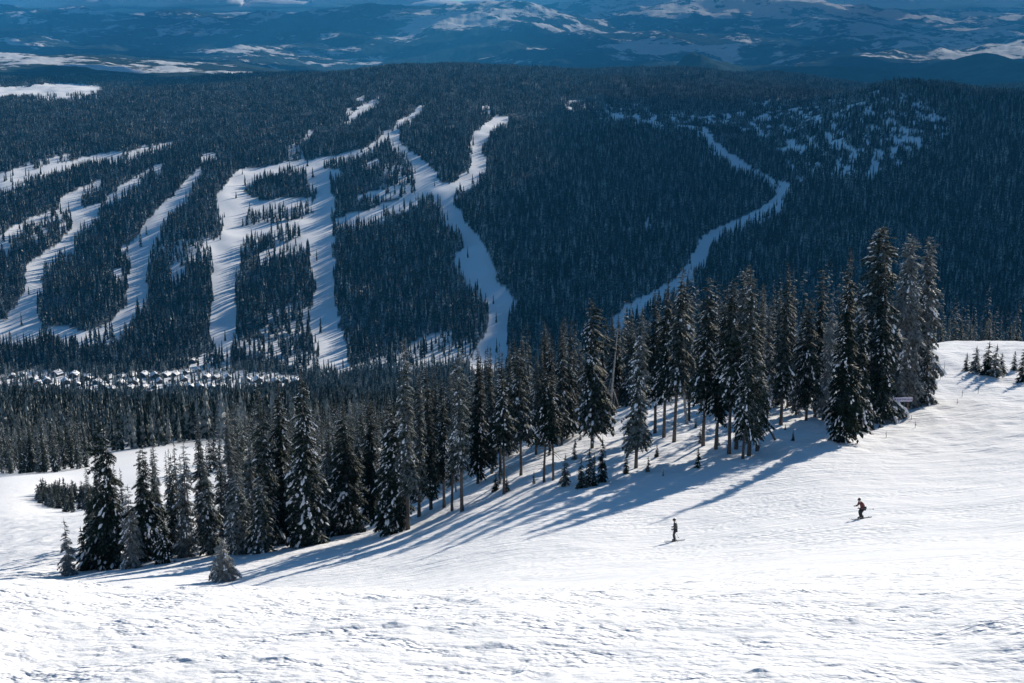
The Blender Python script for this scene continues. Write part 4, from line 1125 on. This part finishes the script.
# ------------------------------------------------------------------ dead trunks
def dead(cb, rb, ct, rt, y0, y1, rad, label, forks=(), mat='dead_wood', name='dead_tree'):
    x, y, z = unproject(cb, rb, y0, y1)
    t = point(ct, rt, y); d = np.array(t) - np.array((x, y, z))
    n = 7; pts = [d * (k / (n - 1)) + np.array((rs.uniform(-.05, .05), rs.uniform(-.05, .05), 0)) * (0 < k < n - 1) for k in range(n)]
    pts = [np.array((-d[0] * .04, 0, -.6))] + pts
    radii = [rad * 1.3] + [rad * (1 - .78 * k / (n - 1)) for k in range(n)]
    ps = [tube(pts, radii, 8)]
    for (s, dc, dr) in forks:
        p0 = d * s; e = p0 + np.array((dc / F * y, rs.uniform(-.3, .3), -dr / F * y))
        ps.append(tube([p0, (p0 + e) / 2 + np.array((0, 0, .1)), e], [rad * .45, rad * .35, rad * .12], 6))
    for k in range(12):
        s = rs.uniform(.2, .95); a = rs.uniform(0, 6.28); l = rs.uniform(.15, .5)
        p0 = d * s; ps.append(tube([p0, p0 + l * np.array((math.cos(a), math.sin(a), rs.uniform(-.3, .3)))], [.03, .01], 4, False))
    v, f = join(ps)
    o = link(name, make_mesh(name, v, f, [M[mat]], smooth_=True), None, (x, y, z)); tag(o, label, 'dead tree'); return o
dead(609, 419, 618, 328, 140, 200, .20, 'barkless white dead trunk leaning right, taller of the leaning pair', [(.35, 8, 22)])
dead(603, 418, 611, 378, 140, 205, .13, 'shorter grey dead trunk leaning beside the taller white one')
dead(613, 405, 620, 366, 140, 200, .13, 'crooked dead stem crossing the right side of the leaning pair')
dead(687, 424, 678, 338, 140, 200, .20, 'solitary bleached snag leaning left between the firs right of centre')
dead(456, 492, 452, 455, 130, 170, .12, 'pale broken stem at the foot of the gaunt pole-like fir')
dead(573, 437, 573, 404, 140, 190, .14, 'short upright broken stump on the shaded slope at centre')
dead(588, 421, 572, 408, 140, 200, .17, 'fallen log propped against the broken stump', name='fallen_log')
dead(775, 440, 762, 416, 140, 190, .14, 'dark fallen trunk leaning out of the snow right of the front group', mat='bark', name='fallen_log')
dead(474, 420, 473, 372, 150, 200, .10, 'thin grey dead pole among the dark firs at centre')
dead(494, 440, 494, 396, 150, 200, .10, 'pale slim dead pole behind the snow-lumped crown')

# ------------------------------------------------------------------ people
M['jacket_grey'] = simple('dark_jacket', (0.035, 0.038, 0.045), 0.7, var=.2)
M['jacket_back'] = simple('grey_panel', (0.16, 0.17, 0.18), 0.7)
M['jacket_red'] = simple('dark_red_jacket', (0.10, 0.018, 0.02), 0.7, var=.2)
M['red'] = simple('red_panel', (0.55, 0.05, 0.05), 0.6)
M['trousers'] = simple('black_trousers', (0.012, 0.013, 0.017), 0.75)
M['skin'] = simple('skin', (0.52, 0.33, 0.25), 0.5)
M['helmet'] = simple('helmet_shell', (0.015, 0.015, 0.018), 0.3)
M['lens'] = simple('goggle_lens', (0.05, 0.06, 0.08), 0.1)
M['boot'] = simple('boot_plastic', (0.02, 0.02, 0.024), 0.35)
M['ski'] = simple('ski_top', (0.33, 0.34, 0.36), 0.35)
M['ski_dark'] = simple('dark_ski_top', (0.03, 0.03, 0.05), 0.35)
M['pole'] = simple('pole_metal', (0.25, 0.25, 0.26), 0.35, metal=.6)
M['blue'] = simple('blue_jacket', (0.03, 0.05, 0.25), 0.7)

def skin_mesh(name, verts, edges, radii, mats, root=0, sub=1, face_mat=None):
    me = bpy.data.meshes.new(name + '_cage'); me.from_pydata(verts, edges, []); me.update()
    o = bpy.data.objects.new(name + '_cage', me); C.objects.link(o)
    md = o.modifiers.new('skin', 'SKIN'); md.use_smooth_shade = True
    sd = o.modifiers.new('sub', 'SUBSURF'); sd.levels = sub; sd.render_levels = sub
    if not me.skin_vertices: me.skin_vertices.new() if hasattr(me.skin_vertices, 'new') else None
    sv = me.skin_vertices[0].data
    for i, r in enumerate(radii):
        r = r if isinstance(r, tuple) else (r, r)
        sv[i].radius = r; sv[i].use_root = (i == root)
    bpy.context.view_layer.update()
    dg = bpy.context.evaluated_depsgraph_get()
    ev = o.evaluated_get(dg); m2 = bpy.data.meshes.new_from_object(ev)
    bpy.data.objects.remove(o); bpy.data.meshes.remove(me)
    m2.name = name; m2.materials.clear()
    for m in mats: m2.materials.append(m)
    for p in m2.polygons:
        p.use_smooth = True
        p.material_index = face_mat(p.center) if face_mat else 0
    return m2

def ball(c, r, nu=14, nv=9, f=None):
    vs, fs = [], []
    for j in range(nv + 1):
        ph = -math.pi / 2 + math.pi * j / nv
        for i in range(nu):
            th = 2 * math.pi * i / nu
            p = [math.cos(ph) * math.cos(th), math.cos(ph) * math.sin(th), math.sin(ph)]
            if f: p = f(p)
            vs.append((c[0] + p[0] * r[0], c[1] + p[1] * r[1], c[2] + p[2] * r[2]))
    for j in range(nv):
        for i in range(nu): fs.append((j * nu + i, j * nu + (i + 1) % nu, (j + 1) * nu + (i + 1) % nu, (j + 1) * nu + i))
    return vs, fs

def person(loc, rz, pose, jacket, panel, label, slope=(0, 0), scale=1.0, group=None):
    """faces +x. pose gives the joints on the left (+y) side and on the right"""
    P = pose
    root = bpy.data.objects.new('person', None); C.objects.link(root); root.location = loc; root.rotation_euler = (0, 0, rz); root.scale = (scale,) * 3
    tag(root, label, 'person', group)
    hd = np.array(P['head']); nk = np.array(P['neck']); ch = np.array(P['chest']); pv = np.array(P['pelvis'])
    # body: one continuous figure
    v = [tuple(pv), tuple((pv + ch) / 2), tuple(ch), tuple(nk), tuple(hd + (0, 0, -.06)), tuple(hd + (.015, 0, .05))]
    e = [(0, 1), (1, 2), (2, 3), (3, 4), (4, 5)]; r = [(.13, .16), (.12, .14), (.13, .18), .055, (.075, .07), (.085, .075)]
    for sd in ('l', 'r'):
        hip, kn, an, toe = P['hip_' + sd], P['knee_' + sd], P['ankle_' + sd], P['toe_' + sd]
        b = len(v); v += [hip, kn, an, toe]; e += [(0, b), (b, b + 1), (b + 1, b + 2), (b + 2, b + 3)]; r += [.095, .062, .045, .04]
        sh, el, wr, ha = P['sh_' + sd], P['el_' + sd], P['wr_' + sd], P['hand_' + sd]
        b = len(v); v += [sh, el, wr, ha]; e += [(2, b), (b, b + 1), (b + 1, b + 2), (b + 2, b + 3)]; r += [.062, .042, .030, .036]
    link('body', skin_mesh('body', v, e, r, [M['skin']]), root)
    # face: nose, mouth and ears over the head
    ps = [ball(tuple(hd + (.098, 0, -.015)), (.016, .012, .022), 8, 6), ball(tuple(hd + (.085, 0, -.062)), (.010, .026, .008), 8, 5),
          ball(tuple(hd + (0, .078, -.01)), (.018, .008, .028), 8, 6), ball(tuple(hd + (0, -.078, -.01)), (.018, .008, .028), 8, 6)]
    fv, ff = join(ps); link('face', make_mesh('face', fv, ff, [M['skin']], smooth_=True), root)
    # jacket, a shell round trunk and arms
    v = [tuple(pv + (0, 0, -.02)), tuple((pv + ch) / 2), tuple(ch), tuple(nk + (0, 0, -.02))]; e = [(0, 1), (1, 2), (2, 3)]; r = [(.165, .195), (.155, .175), (.165, .215), .075]
    for sd in ('l', 'r'):
        b = len(v); v += [P['sh_' + sd], P['el_' + sd], P['wr_' + sd]]; e += [(2, b), (b, b + 1), (b + 1, b + 2)]; r += [.092, .068, .05]
    ax = ch - pv; ax = ax / np.linalg.norm(ax); bk = np.array((-ax[2], 0, ax[0]))
    link('jacket', skin_mesh('jacket', v, e, r, [M[jacket], M[panel]], face_mat=lambda c: 1 if (np.dot(np.array(c) - pv, bk) > .07 and abs(c[1]) < .17 and np.dot(np.array(c) - pv, ax) < .42) else 0), root)
    # trousers
    v = [tuple(pv)]; e = []; r = [(.15, .18)]
    for sd in ('l', 'r'):
        b = len(v); v += [P['hip_' + sd], P['knee_' + sd], P['ankle_' + sd]]; e += [(0, b), (b, b + 1), (b + 1, b + 2)]; r += [.12, .09, .085]
    link('trousers', skin_mesh('trousers', v, e, r, [M['trousers']]), root)
    for sd in ('l', 'r'):
        an, toe = np.array(P['ankle_' + sd]), np.array(P['toe_' + sd])
        bv, bf = join([tube([an + (0, 0, .16), an, an + (-.02, 0, -.07)], [.075, .07, .062], 8), tube([an + (-.07, 0, -.06), (an + toe) / 2 + (0, 0, -.04), toe + (.04, 0, -.02)], [.06, .058, .04], 8)])
        link('ski_boot', make_mesh('ski_boot', bv, bf, [M['boot']], smooth_=True), root)
        ha, wr = np.array(P['hand_' + sd]), np.array(P['wr_' + sd]); d = ha - wr; d = d / np.linalg.norm(d)
        gp = [tube([wr - d * .04, wr + d * .04, ha], [.045, .048, .042], 8)]
        s_ = 1 if sd == 'l' else -1
        for k, ln in enumerate((.055, .065, .062, .05)):
            o_ = ha + np.array((0, 0, .028 - k * .019)); gp.append(tube([o_ - d * .01, o_ + d * ln * .6, o_ + d * ln * .7 + np.array((0, -s_ * ln * .6, 0))], [.013, .012, .010], 6))
        gp.append(tube([wr + d * .05 + (0, 0, .03), ha + (0, -s_ * .035, .045), ha + d * .025 + np.array((0, -s_ * .055, .03))], [.014, .013, .010], 6))
        gv, gf = join(gp); link('glove', make_mesh('glove', gv, gf, [M['boot']], smooth_=True), root)
    hv, hf = ball(tuple(hd + (-.012, 0, .045)), (.125, .105, .115), 16, 10, lambda p: (p[0], p[1], max(p[2], -.35 if p[0] > .3 else -.75)))
    link('helmet', make_mesh('helmet', hv, hf, [M['helmet']], smooth_=True), root)
    gv, gf = ball(tuple(hd + (.075, 0, .012)), (.04, .078, .036), 12, 7)
    link('goggles', make_mesh('goggles', gv, gf, [M['lens']], smooth_=True), root)
    return root

def ski(loc, rz, pitch, roll, mat, label, group, L_=1.70):
    n = 16; vs, fs = [], []
    for i in range(n + 1):
        t = i / n; x = -0.46 * L_ + L_ * t
        w = .042 + .012 * (2 * t - 1) ** 2
        if t > .93: w *= max(.25, 1 - (t - .93) / .07 * .8)
        up = 0.16 * max(0, (t - .88) / .12) ** 1.7 + .03 * max(0, (.06 - t) / .06)
        th = .012
        vs += [(x, -w, up), (x, w, up), (x, w, up + th), (x, -w, up + th)]
    for i in range(n):
        for k in range(4):
            fs.append((i * 4 + k, i * 4 + (k + 1) % 4, i * 4 + 4 + (k + 1) % 4, i * 4 + 4 + k))
    fs += [(0, 3, 2, 1), tuple(n * 4 + k for k in range(4))]
    root = link('ski', make_mesh('ski', vs, fs, [M[mat]], smooth_=False), None, loc, rz)
    root.rotation_euler = (roll, pitch, rz); tag(root, label, 'ski', group)
    b = [tube([(-.16, 0, .02), (-.16, 0, .07)], [.035, .03], 8), tube([(.14, 0, .02), (.14, 0, .06)], [.035, .03], 8)]
    bv, bf = join(b); link('binding', make_mesh('binding', bv, bf, [M['boot']]), root)
    return root
def ski_pole(a, b, label, group):
    a = np.array(a, float); b = np.array(b, float); d = b - a
    o = link('ski_pole', make_mesh('ski_pole', *join([tube([(0, 0, 0), d], [.010, .007], 6)]), [M['pole']]), None, tuple(a)); tag(o, label, 'ski pole', group)
    link('grip', make_mesh('grip', *join([tube([-d * .06, d * .06], [.018, .016], 7)]), [M['boot']]), o)
    u = d / np.linalg.norm(d)
    link('basket', make_mesh('basket', *join([tube([d * .94 - u * .006, d * .94 + u * .006], [.05, .05], 10)]), [M['boot']]), o)
    return o

def local_slope(x, y, dx, dy, e=0.8):
    g = ground_z(np.array([x - dx * e, x + dx * e]), np.array([y - dy * e, y + dy * e])); return math.atan2(float(g[1] - g[0]), 2 * e)

UP = dict(pelvis=(-.06, 0, .95), chest=(-.02, 0, 1.30), neck=(.03, 0, 1.47), head=(.07, 0, 1.61),
          hip_l=(-.05, .10, .90), hip_r=(-.05, -.10, .90), knee_l=(.09, .12, .52), knee_r=(.07, -.12, .52), ankle_l=(-.02, .13, .13), ankle_r=(-.02, -.13, .13),
          toe_l=(.15, .13, .06), toe_r=(.15, -.13, .06), sh_l=(-.02, .19, 1.40), sh_r=(-.02, -.19, 1.40), el_l=(-.06, .27, 1.13), el_r=(-.06, -.27, 1.13),
          wr_l=(.14, .25, 1.00), wr_r=(.14, -.25, 1.00), hand_l=(.21, .25, .99), hand_r=(.21, -.25, .99))
CR = dict(pelvis=(-.15, 0, .84), chest=(.07, 0, 1.15), neck=(.18, 0, 1.31), head=(.25, 0, 1.43),
          hip_l=(-.13, .10, .80), hip_r=(-.13, -.10, .80), knee_l=(.15, .15, .49), knee_r=(.11, -.13, .49), ankle_l=(-.02, .15, .13), ankle_r=(-.02, -.13, .13),
          toe_l=(.15, .15, .06), toe_r=(.15, -.13, .06), sh_l=(.10, .20, 1.22), sh_r=(.10, -.20, 1.22), el_l=(.12, .32, .92), el_r=(.12, -.30, .92),
          wr_l=(.38, .30, .92), wr_r=(.38, -.28, .90), hand_l=(.45, .29, .93), hand_r=(.45, -.27, .91))
def place_skier(col, row, y0, y1, rz, pose, jacket, panel, label, smat, poles, skl, scale=1.0):
    x, y, z = unproject(col, row, y0, y1)
    dx, dy = math.cos(rz), math.sin(rz)
    pt = -local_slope(x, y, dx, dy)
    o = person((x, y, z + .035), rz, pose, jacket, panel, label, scale=scale)
    for s_, nm in ((1, 'left'), (-1, 'right')):
        ox, oy = -dy * .14 * s_, dx * .14 * s_
        gz = float(ground_z(np.array([x + ox]), np.array([y + oy]))[0])
        ski((x + ox, y + oy, gz + .03), rz, pt, 0, smat, skl[0] if s_ == 1 else skl[1], None)
    for s_, k in ((1, 'hand_l'), (-1, 'hand_r')):
        h = pose[k]; a = (x + (h[0] * dx - h[1] * dy) * scale, y + (h[0] * dy + h[1] * dx) * scale, z + .035 + h[2] * scale)
        bx, by, bz = poles[0 if s_ == 1 else 1]
        b = (x + bx * dx - by * dy, y + bx * dy + by * dx, z + bz)
        ski_pole(a, b, skl[2] if s_ == 1 else skl[3], None)
    return o
place_skier(674.5, 541.5, 70, 130, math.radians(172), UP, 'jacket_grey', 'jacket_back', 'upright skier in a dark jacket with a grey back, left of the piste pair', 'ski',
            [(-.25, .42, .12), (-.30, -.42, .12)],
            ('near ski under the upright skier', 'far ski under the upright skier', 'near pole of the upright skier', 'far pole of the upright skier'), 1.02)
place_skier(861, 519, 70, 140, math.radians(200), CR, 'jacket_red', 'red', 'crouching skier with a red patch on the back, right of the piste pair', 'ski_dark',
            [(-.75, .42, .80), (-.72, -.40, .55)],
            ('near ski under the crouching skier', 'far ski under the crouching skier', 'near pole trailing behind the crouching skier', 'far pole trailing behind the crouching skier'))
for (c, r, jk, lab) in [(60, 484.5, 'jacket_grey', 'tiny far-off person in dark clothes on the left snow run, left of the pair'), (63.5, 484, 'blue', 'tiny far-off person in a blue jacket on the left snow run, right of the pair')]:
    x, y, z = unproject(c, r, 240, 350)
    person((x, y, z), math.radians(200 if c < 62 else 160), UP, jk, jk, lab)

# ------------------------------------------------------------------ piste sign
def box(c, s):
    x, y, z = c; a, b, d = s[0] / 2, s[1] / 2, s[2] / 2
    v = [(x + i * a, y + j * b, z + k * d) for k in (-1, 1) for j in (-1, 1) for i in (-1, 1)]
    return v, [(0, 2, 3, 1), (4, 5, 7, 6), (0, 1, 5, 4), (2, 6, 7, 3), (0, 4, 6, 2), (1, 3, 7, 5)]
M['post'] = simple('sign_post_wood', (0.10, 0.08, 0.065), 0.85, var=.3)
M['board'] = simple('sign_board_paint', (0.50, 0.50, 0.66), 0.5, var=.06, scale=2)
M['ink'] = simple('sign_lettering', (0.07, 0.07, 0.16), 0.5)
sx, sy, sz = unproject(907, 417, 120, 230)
kk = sy / F
wb = 21.0 * kk; hb = 4.6 * kk
sroot = bpy.data.objects.new('piste_sign', None); C.objects.link(sroot); sroot.location = (sx, sy, sz); sroot.rotation_euler = (0, 0, math.radians(4))
tag(sroot, 'low wide lilac-white direction board on two wooden posts under the right clump of firs', 'sign')
cz = 19 * kk
for px_ in (0.0, -14.5 * kk):
    gz = float(ground_z(np.array([sx + px_]), np.array([sy]))[0]) - sz
    hh = cz + hb / 2 + .1 - gz + .6
    link('post', make_mesh('post', *box((px_, 0, gz - .6 + hh / 2), (.16, .14, hh)), [M['post']]), sroot)
link('crossbar', make_mesh('crossbar', *box((-6 * kk, 0, 8.2 * kk), (16 * kk, .07, .13)), [M['post']]), sroot)
bo = link('board', make_mesh('board', *box((-6.5 * kk, -.13, cz), (wb, .06, hb)), [M['board']]), sroot)
tri = [(-15.4 * kk, 0, 0), (-13.6 * kk, 0, hb * .30), (-13.6 * kk, 0, -hb * .30)]
av = [(x, -.165, cz + z) for x, _, z in tri] + [(x, -.175, cz + z) for x, _, z in tri]
link('arrow', make_mesh('arrow', av, [(0, 2, 1), (3, 4, 5), (0, 1, 4, 3), (1, 2, 5, 4), (2, 0, 3, 5)], [M['ink']]), bo)
ps = []; xq = -11.6 * kk
for wq in (.16, .13, .17, .10, .15, .14, .17, .12, .15, .16, .13):
    ps.append(box((xq, -.17, cz + RS.uniform(-.02, .02)), (wq * .6, .012, hb * RS.uniform(.32, .42)))); xq += wq + .035
link('lettering', make_mesh('lettering', *join(ps), [M['ink']]), bo)

# ------------------------------------------------------------------ village
M['log_wall'] = simple('stained_timber_wall', (0.07, 0.052, 0.042), 0.8, var=.25, scale=.6)
M['log_wall_blue'] = simple('slate_painted_wall', (0.06, 0.07, 0.085), 0.8, var=.2, scale=.6)
M['orange_wall'] = simple('orange_painted_wall', (0.50, 0.20, 0.10), 0.7, var=.1, scale=.6)
M['roof_snow'] = simple('roof_snow', (0.84, 0.85, 0.87), 0.6)
M['dark_glass'] = simple('window_glass', (0.03, 0.035, 0.045), 0.15)
M['stone'] = simple('chimney_stone', (0.22, 0.21, 0.20), 0.9, var=.2, scale=1.5)
def chalet(w, d, h, wall, two=False):
    root = bpy.data.objects.new('chalet', None); C.objects.link(root)
    rise = w * .30
    # walls with gables, ridge runs along y
    v = [(-w / 2, -d / 2, -2), (w / 2, -d / 2, -2), (w / 2, d / 2, -2), (-w / 2, d / 2, -2), (-w / 2, -d / 2, h), (w / 2, -d / 2, h), (w / 2, d / 2, h), (-w / 2, d / 2, h), (0, -d / 2, h + rise), (0, d / 2, h + rise)]
    f = [(0, 3, 2, 1), (0, 1, 5, 8, 4), (2, 3, 7, 9, 6), (1, 2, 6, 5), (3, 0, 4, 7), (4, 8, 9, 7), (8, 5, 6, 9)]
    wl = link('walls', make_mesh('walls', v, f, [M[wall]]), root)
    # snow laden roof, rounded
    prof = []
    ow = w / 2 + 1.3
    for i in range(13):
        t = -1 + 2 * i / 12; prof.append((t * ow, h + .15 + rise * (1 - abs(t) * ow / (w / 2)) + .95 * (1 - t ** 8) - .35 * (1 - abs(t)) ** 6))
    low = [(p[0], h + .12 + rise * (1 - abs(p[0]) / (w / 2))) for p in prof]
    od = d / 2 + 1.2; rv = []; n = len(prof)
    for yv in (-od, od): rv += [(p[0], yv, p[1]) for p in prof] + [(p[0], yv, p[1]) for p in low]
    rf = []
    for i in range(n - 1):
        rf += [(i, i + 1, 2 * n + i + 1, 2 * n + i), (n + i + 1, n + i, 3 * n + i, 3 * n + i + 1), (i + 1, i, n + i, n + i + 1), (2 * n + i, 2 * n + i + 1, 3 * n + i + 1, 3 * n + i)]
    rf += [(0, 2 * n, 3 * n, n), (n - 1, 2 * n - 1, 4 * n - 1, 3 * n - 1)]
    ro = link('roof', make_mesh('roof', rv, rf, [M['roof_snow']], smooth_=False), root)
    link('chimney', make_mesh('chimney', *box((w * .2, d * .1, h + rise + .6), (1.1, 1.1, 3.0)), [M['stone']]), ro)
    for lv in range(2 if two else 1):
        for q in (-.28, 0, .28):
            link('window', make_mesh('window', *box((q * w, -d / 2 - .03, 1.6 + lv * 2.7), (w * .15, .1, 1.4)), [M['dark_glass']]), root)
    return root
kinds = [chalet(11, 12, 4.6, 'log_wall', True), chalet(9.5, 11, 3.6, 'log_wall_blue'), chalet(12.5, 11, 4.8, 'log_wall_blue', True), chalet(9, 10, 3.6, 'log_wall')]
used = [False] * 4
def copy_thing(src):
    r = src.copy(); C.objects.link(r)
    for ch in list(src.children):
        c = ch.copy(); C.objects.link(c); c.parent = r
        for g in ch.children:
            q = g.copy(); C.objects.link(q); q.parent = c
    return r
def put_chalet(k, c, r, rz, lab, grp, s=1.0):
    x, y, z = unproject(c, r, 1550, 2200)
    if not used[k]: o = kinds[k]; used[k] = True
    else: o = copy_thing(kinds[k])
    o.location = (x, y, z); o.rotation_euler = (0, 0, rz); o.scale = (s, s, s); tag(o, lab, 'house', grp)
rv_ = np.random.RandomState(3)
ROWS = [
 ('snow-roofed chalet in the upper row of the village', 'upper row of chalets', [(57, 376), (74, 377), (109, 379.5), (121, 378), (132, 377), (143.5, 377), (155, 378), (165.5, 377), (175, 376), (187, 373.5), (198, 371.5), (206, 378.5), (216, 379), (228, 378.5)]),
 ('snow-roofed chalet in the lower row of the village, along the street', 'lower row of chalets', [(88, 380), (97, 384), (112, 391), (130, 390), (134, 384), (143, 388), (154, 388), (168, 388), (180, 388), (190, 389), (200, 389), (212, 389), (221, 388), (184, 381), (103, 388), (120, 385), (160, 383), (172, 382)]),
 ('snow-roofed chalet at the right end of the village, nearest the tall firs', 'chalets at the right end', [(247, 382), (258, 382), (267, 384), (276, 384), (285, 382), (296, 384)]),
 ('small snow-roofed house at the left end of the village', 'houses at the left end', [(12, 378), (24, 376), (34, 381), (46, 383), (55, 387), (66, 384), (77, 386)]),
 ('dark lodge at the foot of the wide ski run above the village', 'lodges under the ski run', [(213, 356), (221, 357), (193, 363)]),
]
for lab, grp, pts_ in ROWS:
    for (c, r) in pts_:
        put_chalet(int(rv_.randint(4)), c, r, math.radians(rv_.uniform(-28, 28)), lab, grp, rv_.uniform(.72, .95))
kinds.append(chalet(10, 9, 3.6, 'orange_wall')); used.append(False)
put_chalet(4, 38, 385, .2, 'only orange-walled house, at the left end of the village', None)

# ------------------------------------------------------------------ render settings
sc.render.engine = 'CYCLES'
sc.cycles.use_denoising = True
try: sc.cycles.denoiser = 'OPENIMAGEDENOISE'
except Exception: pass
sc.cycles.use_adaptive_sampling = True; sc.cycles.adaptive_threshold = 0.02
sc.cycles.max_bounces = 4; sc.cycles.diffuse_bounces = 2; sc.cycles.volume_bounces = 0
sc.cycles.glossy_bounces = 2; sc.cycles.transmission_bounces = 2
sc.cycles.volume_step_rate = 1.0
sc.render.use_persistent_data = False
sc.view_settings.view_transform = 'Standard'; sc.view_settings.look = 'None'
sc.view_settings.exposure = 0.33; sc.view_settings.gamma = 1.0
sc.view_settings.use_curve_mapping = False
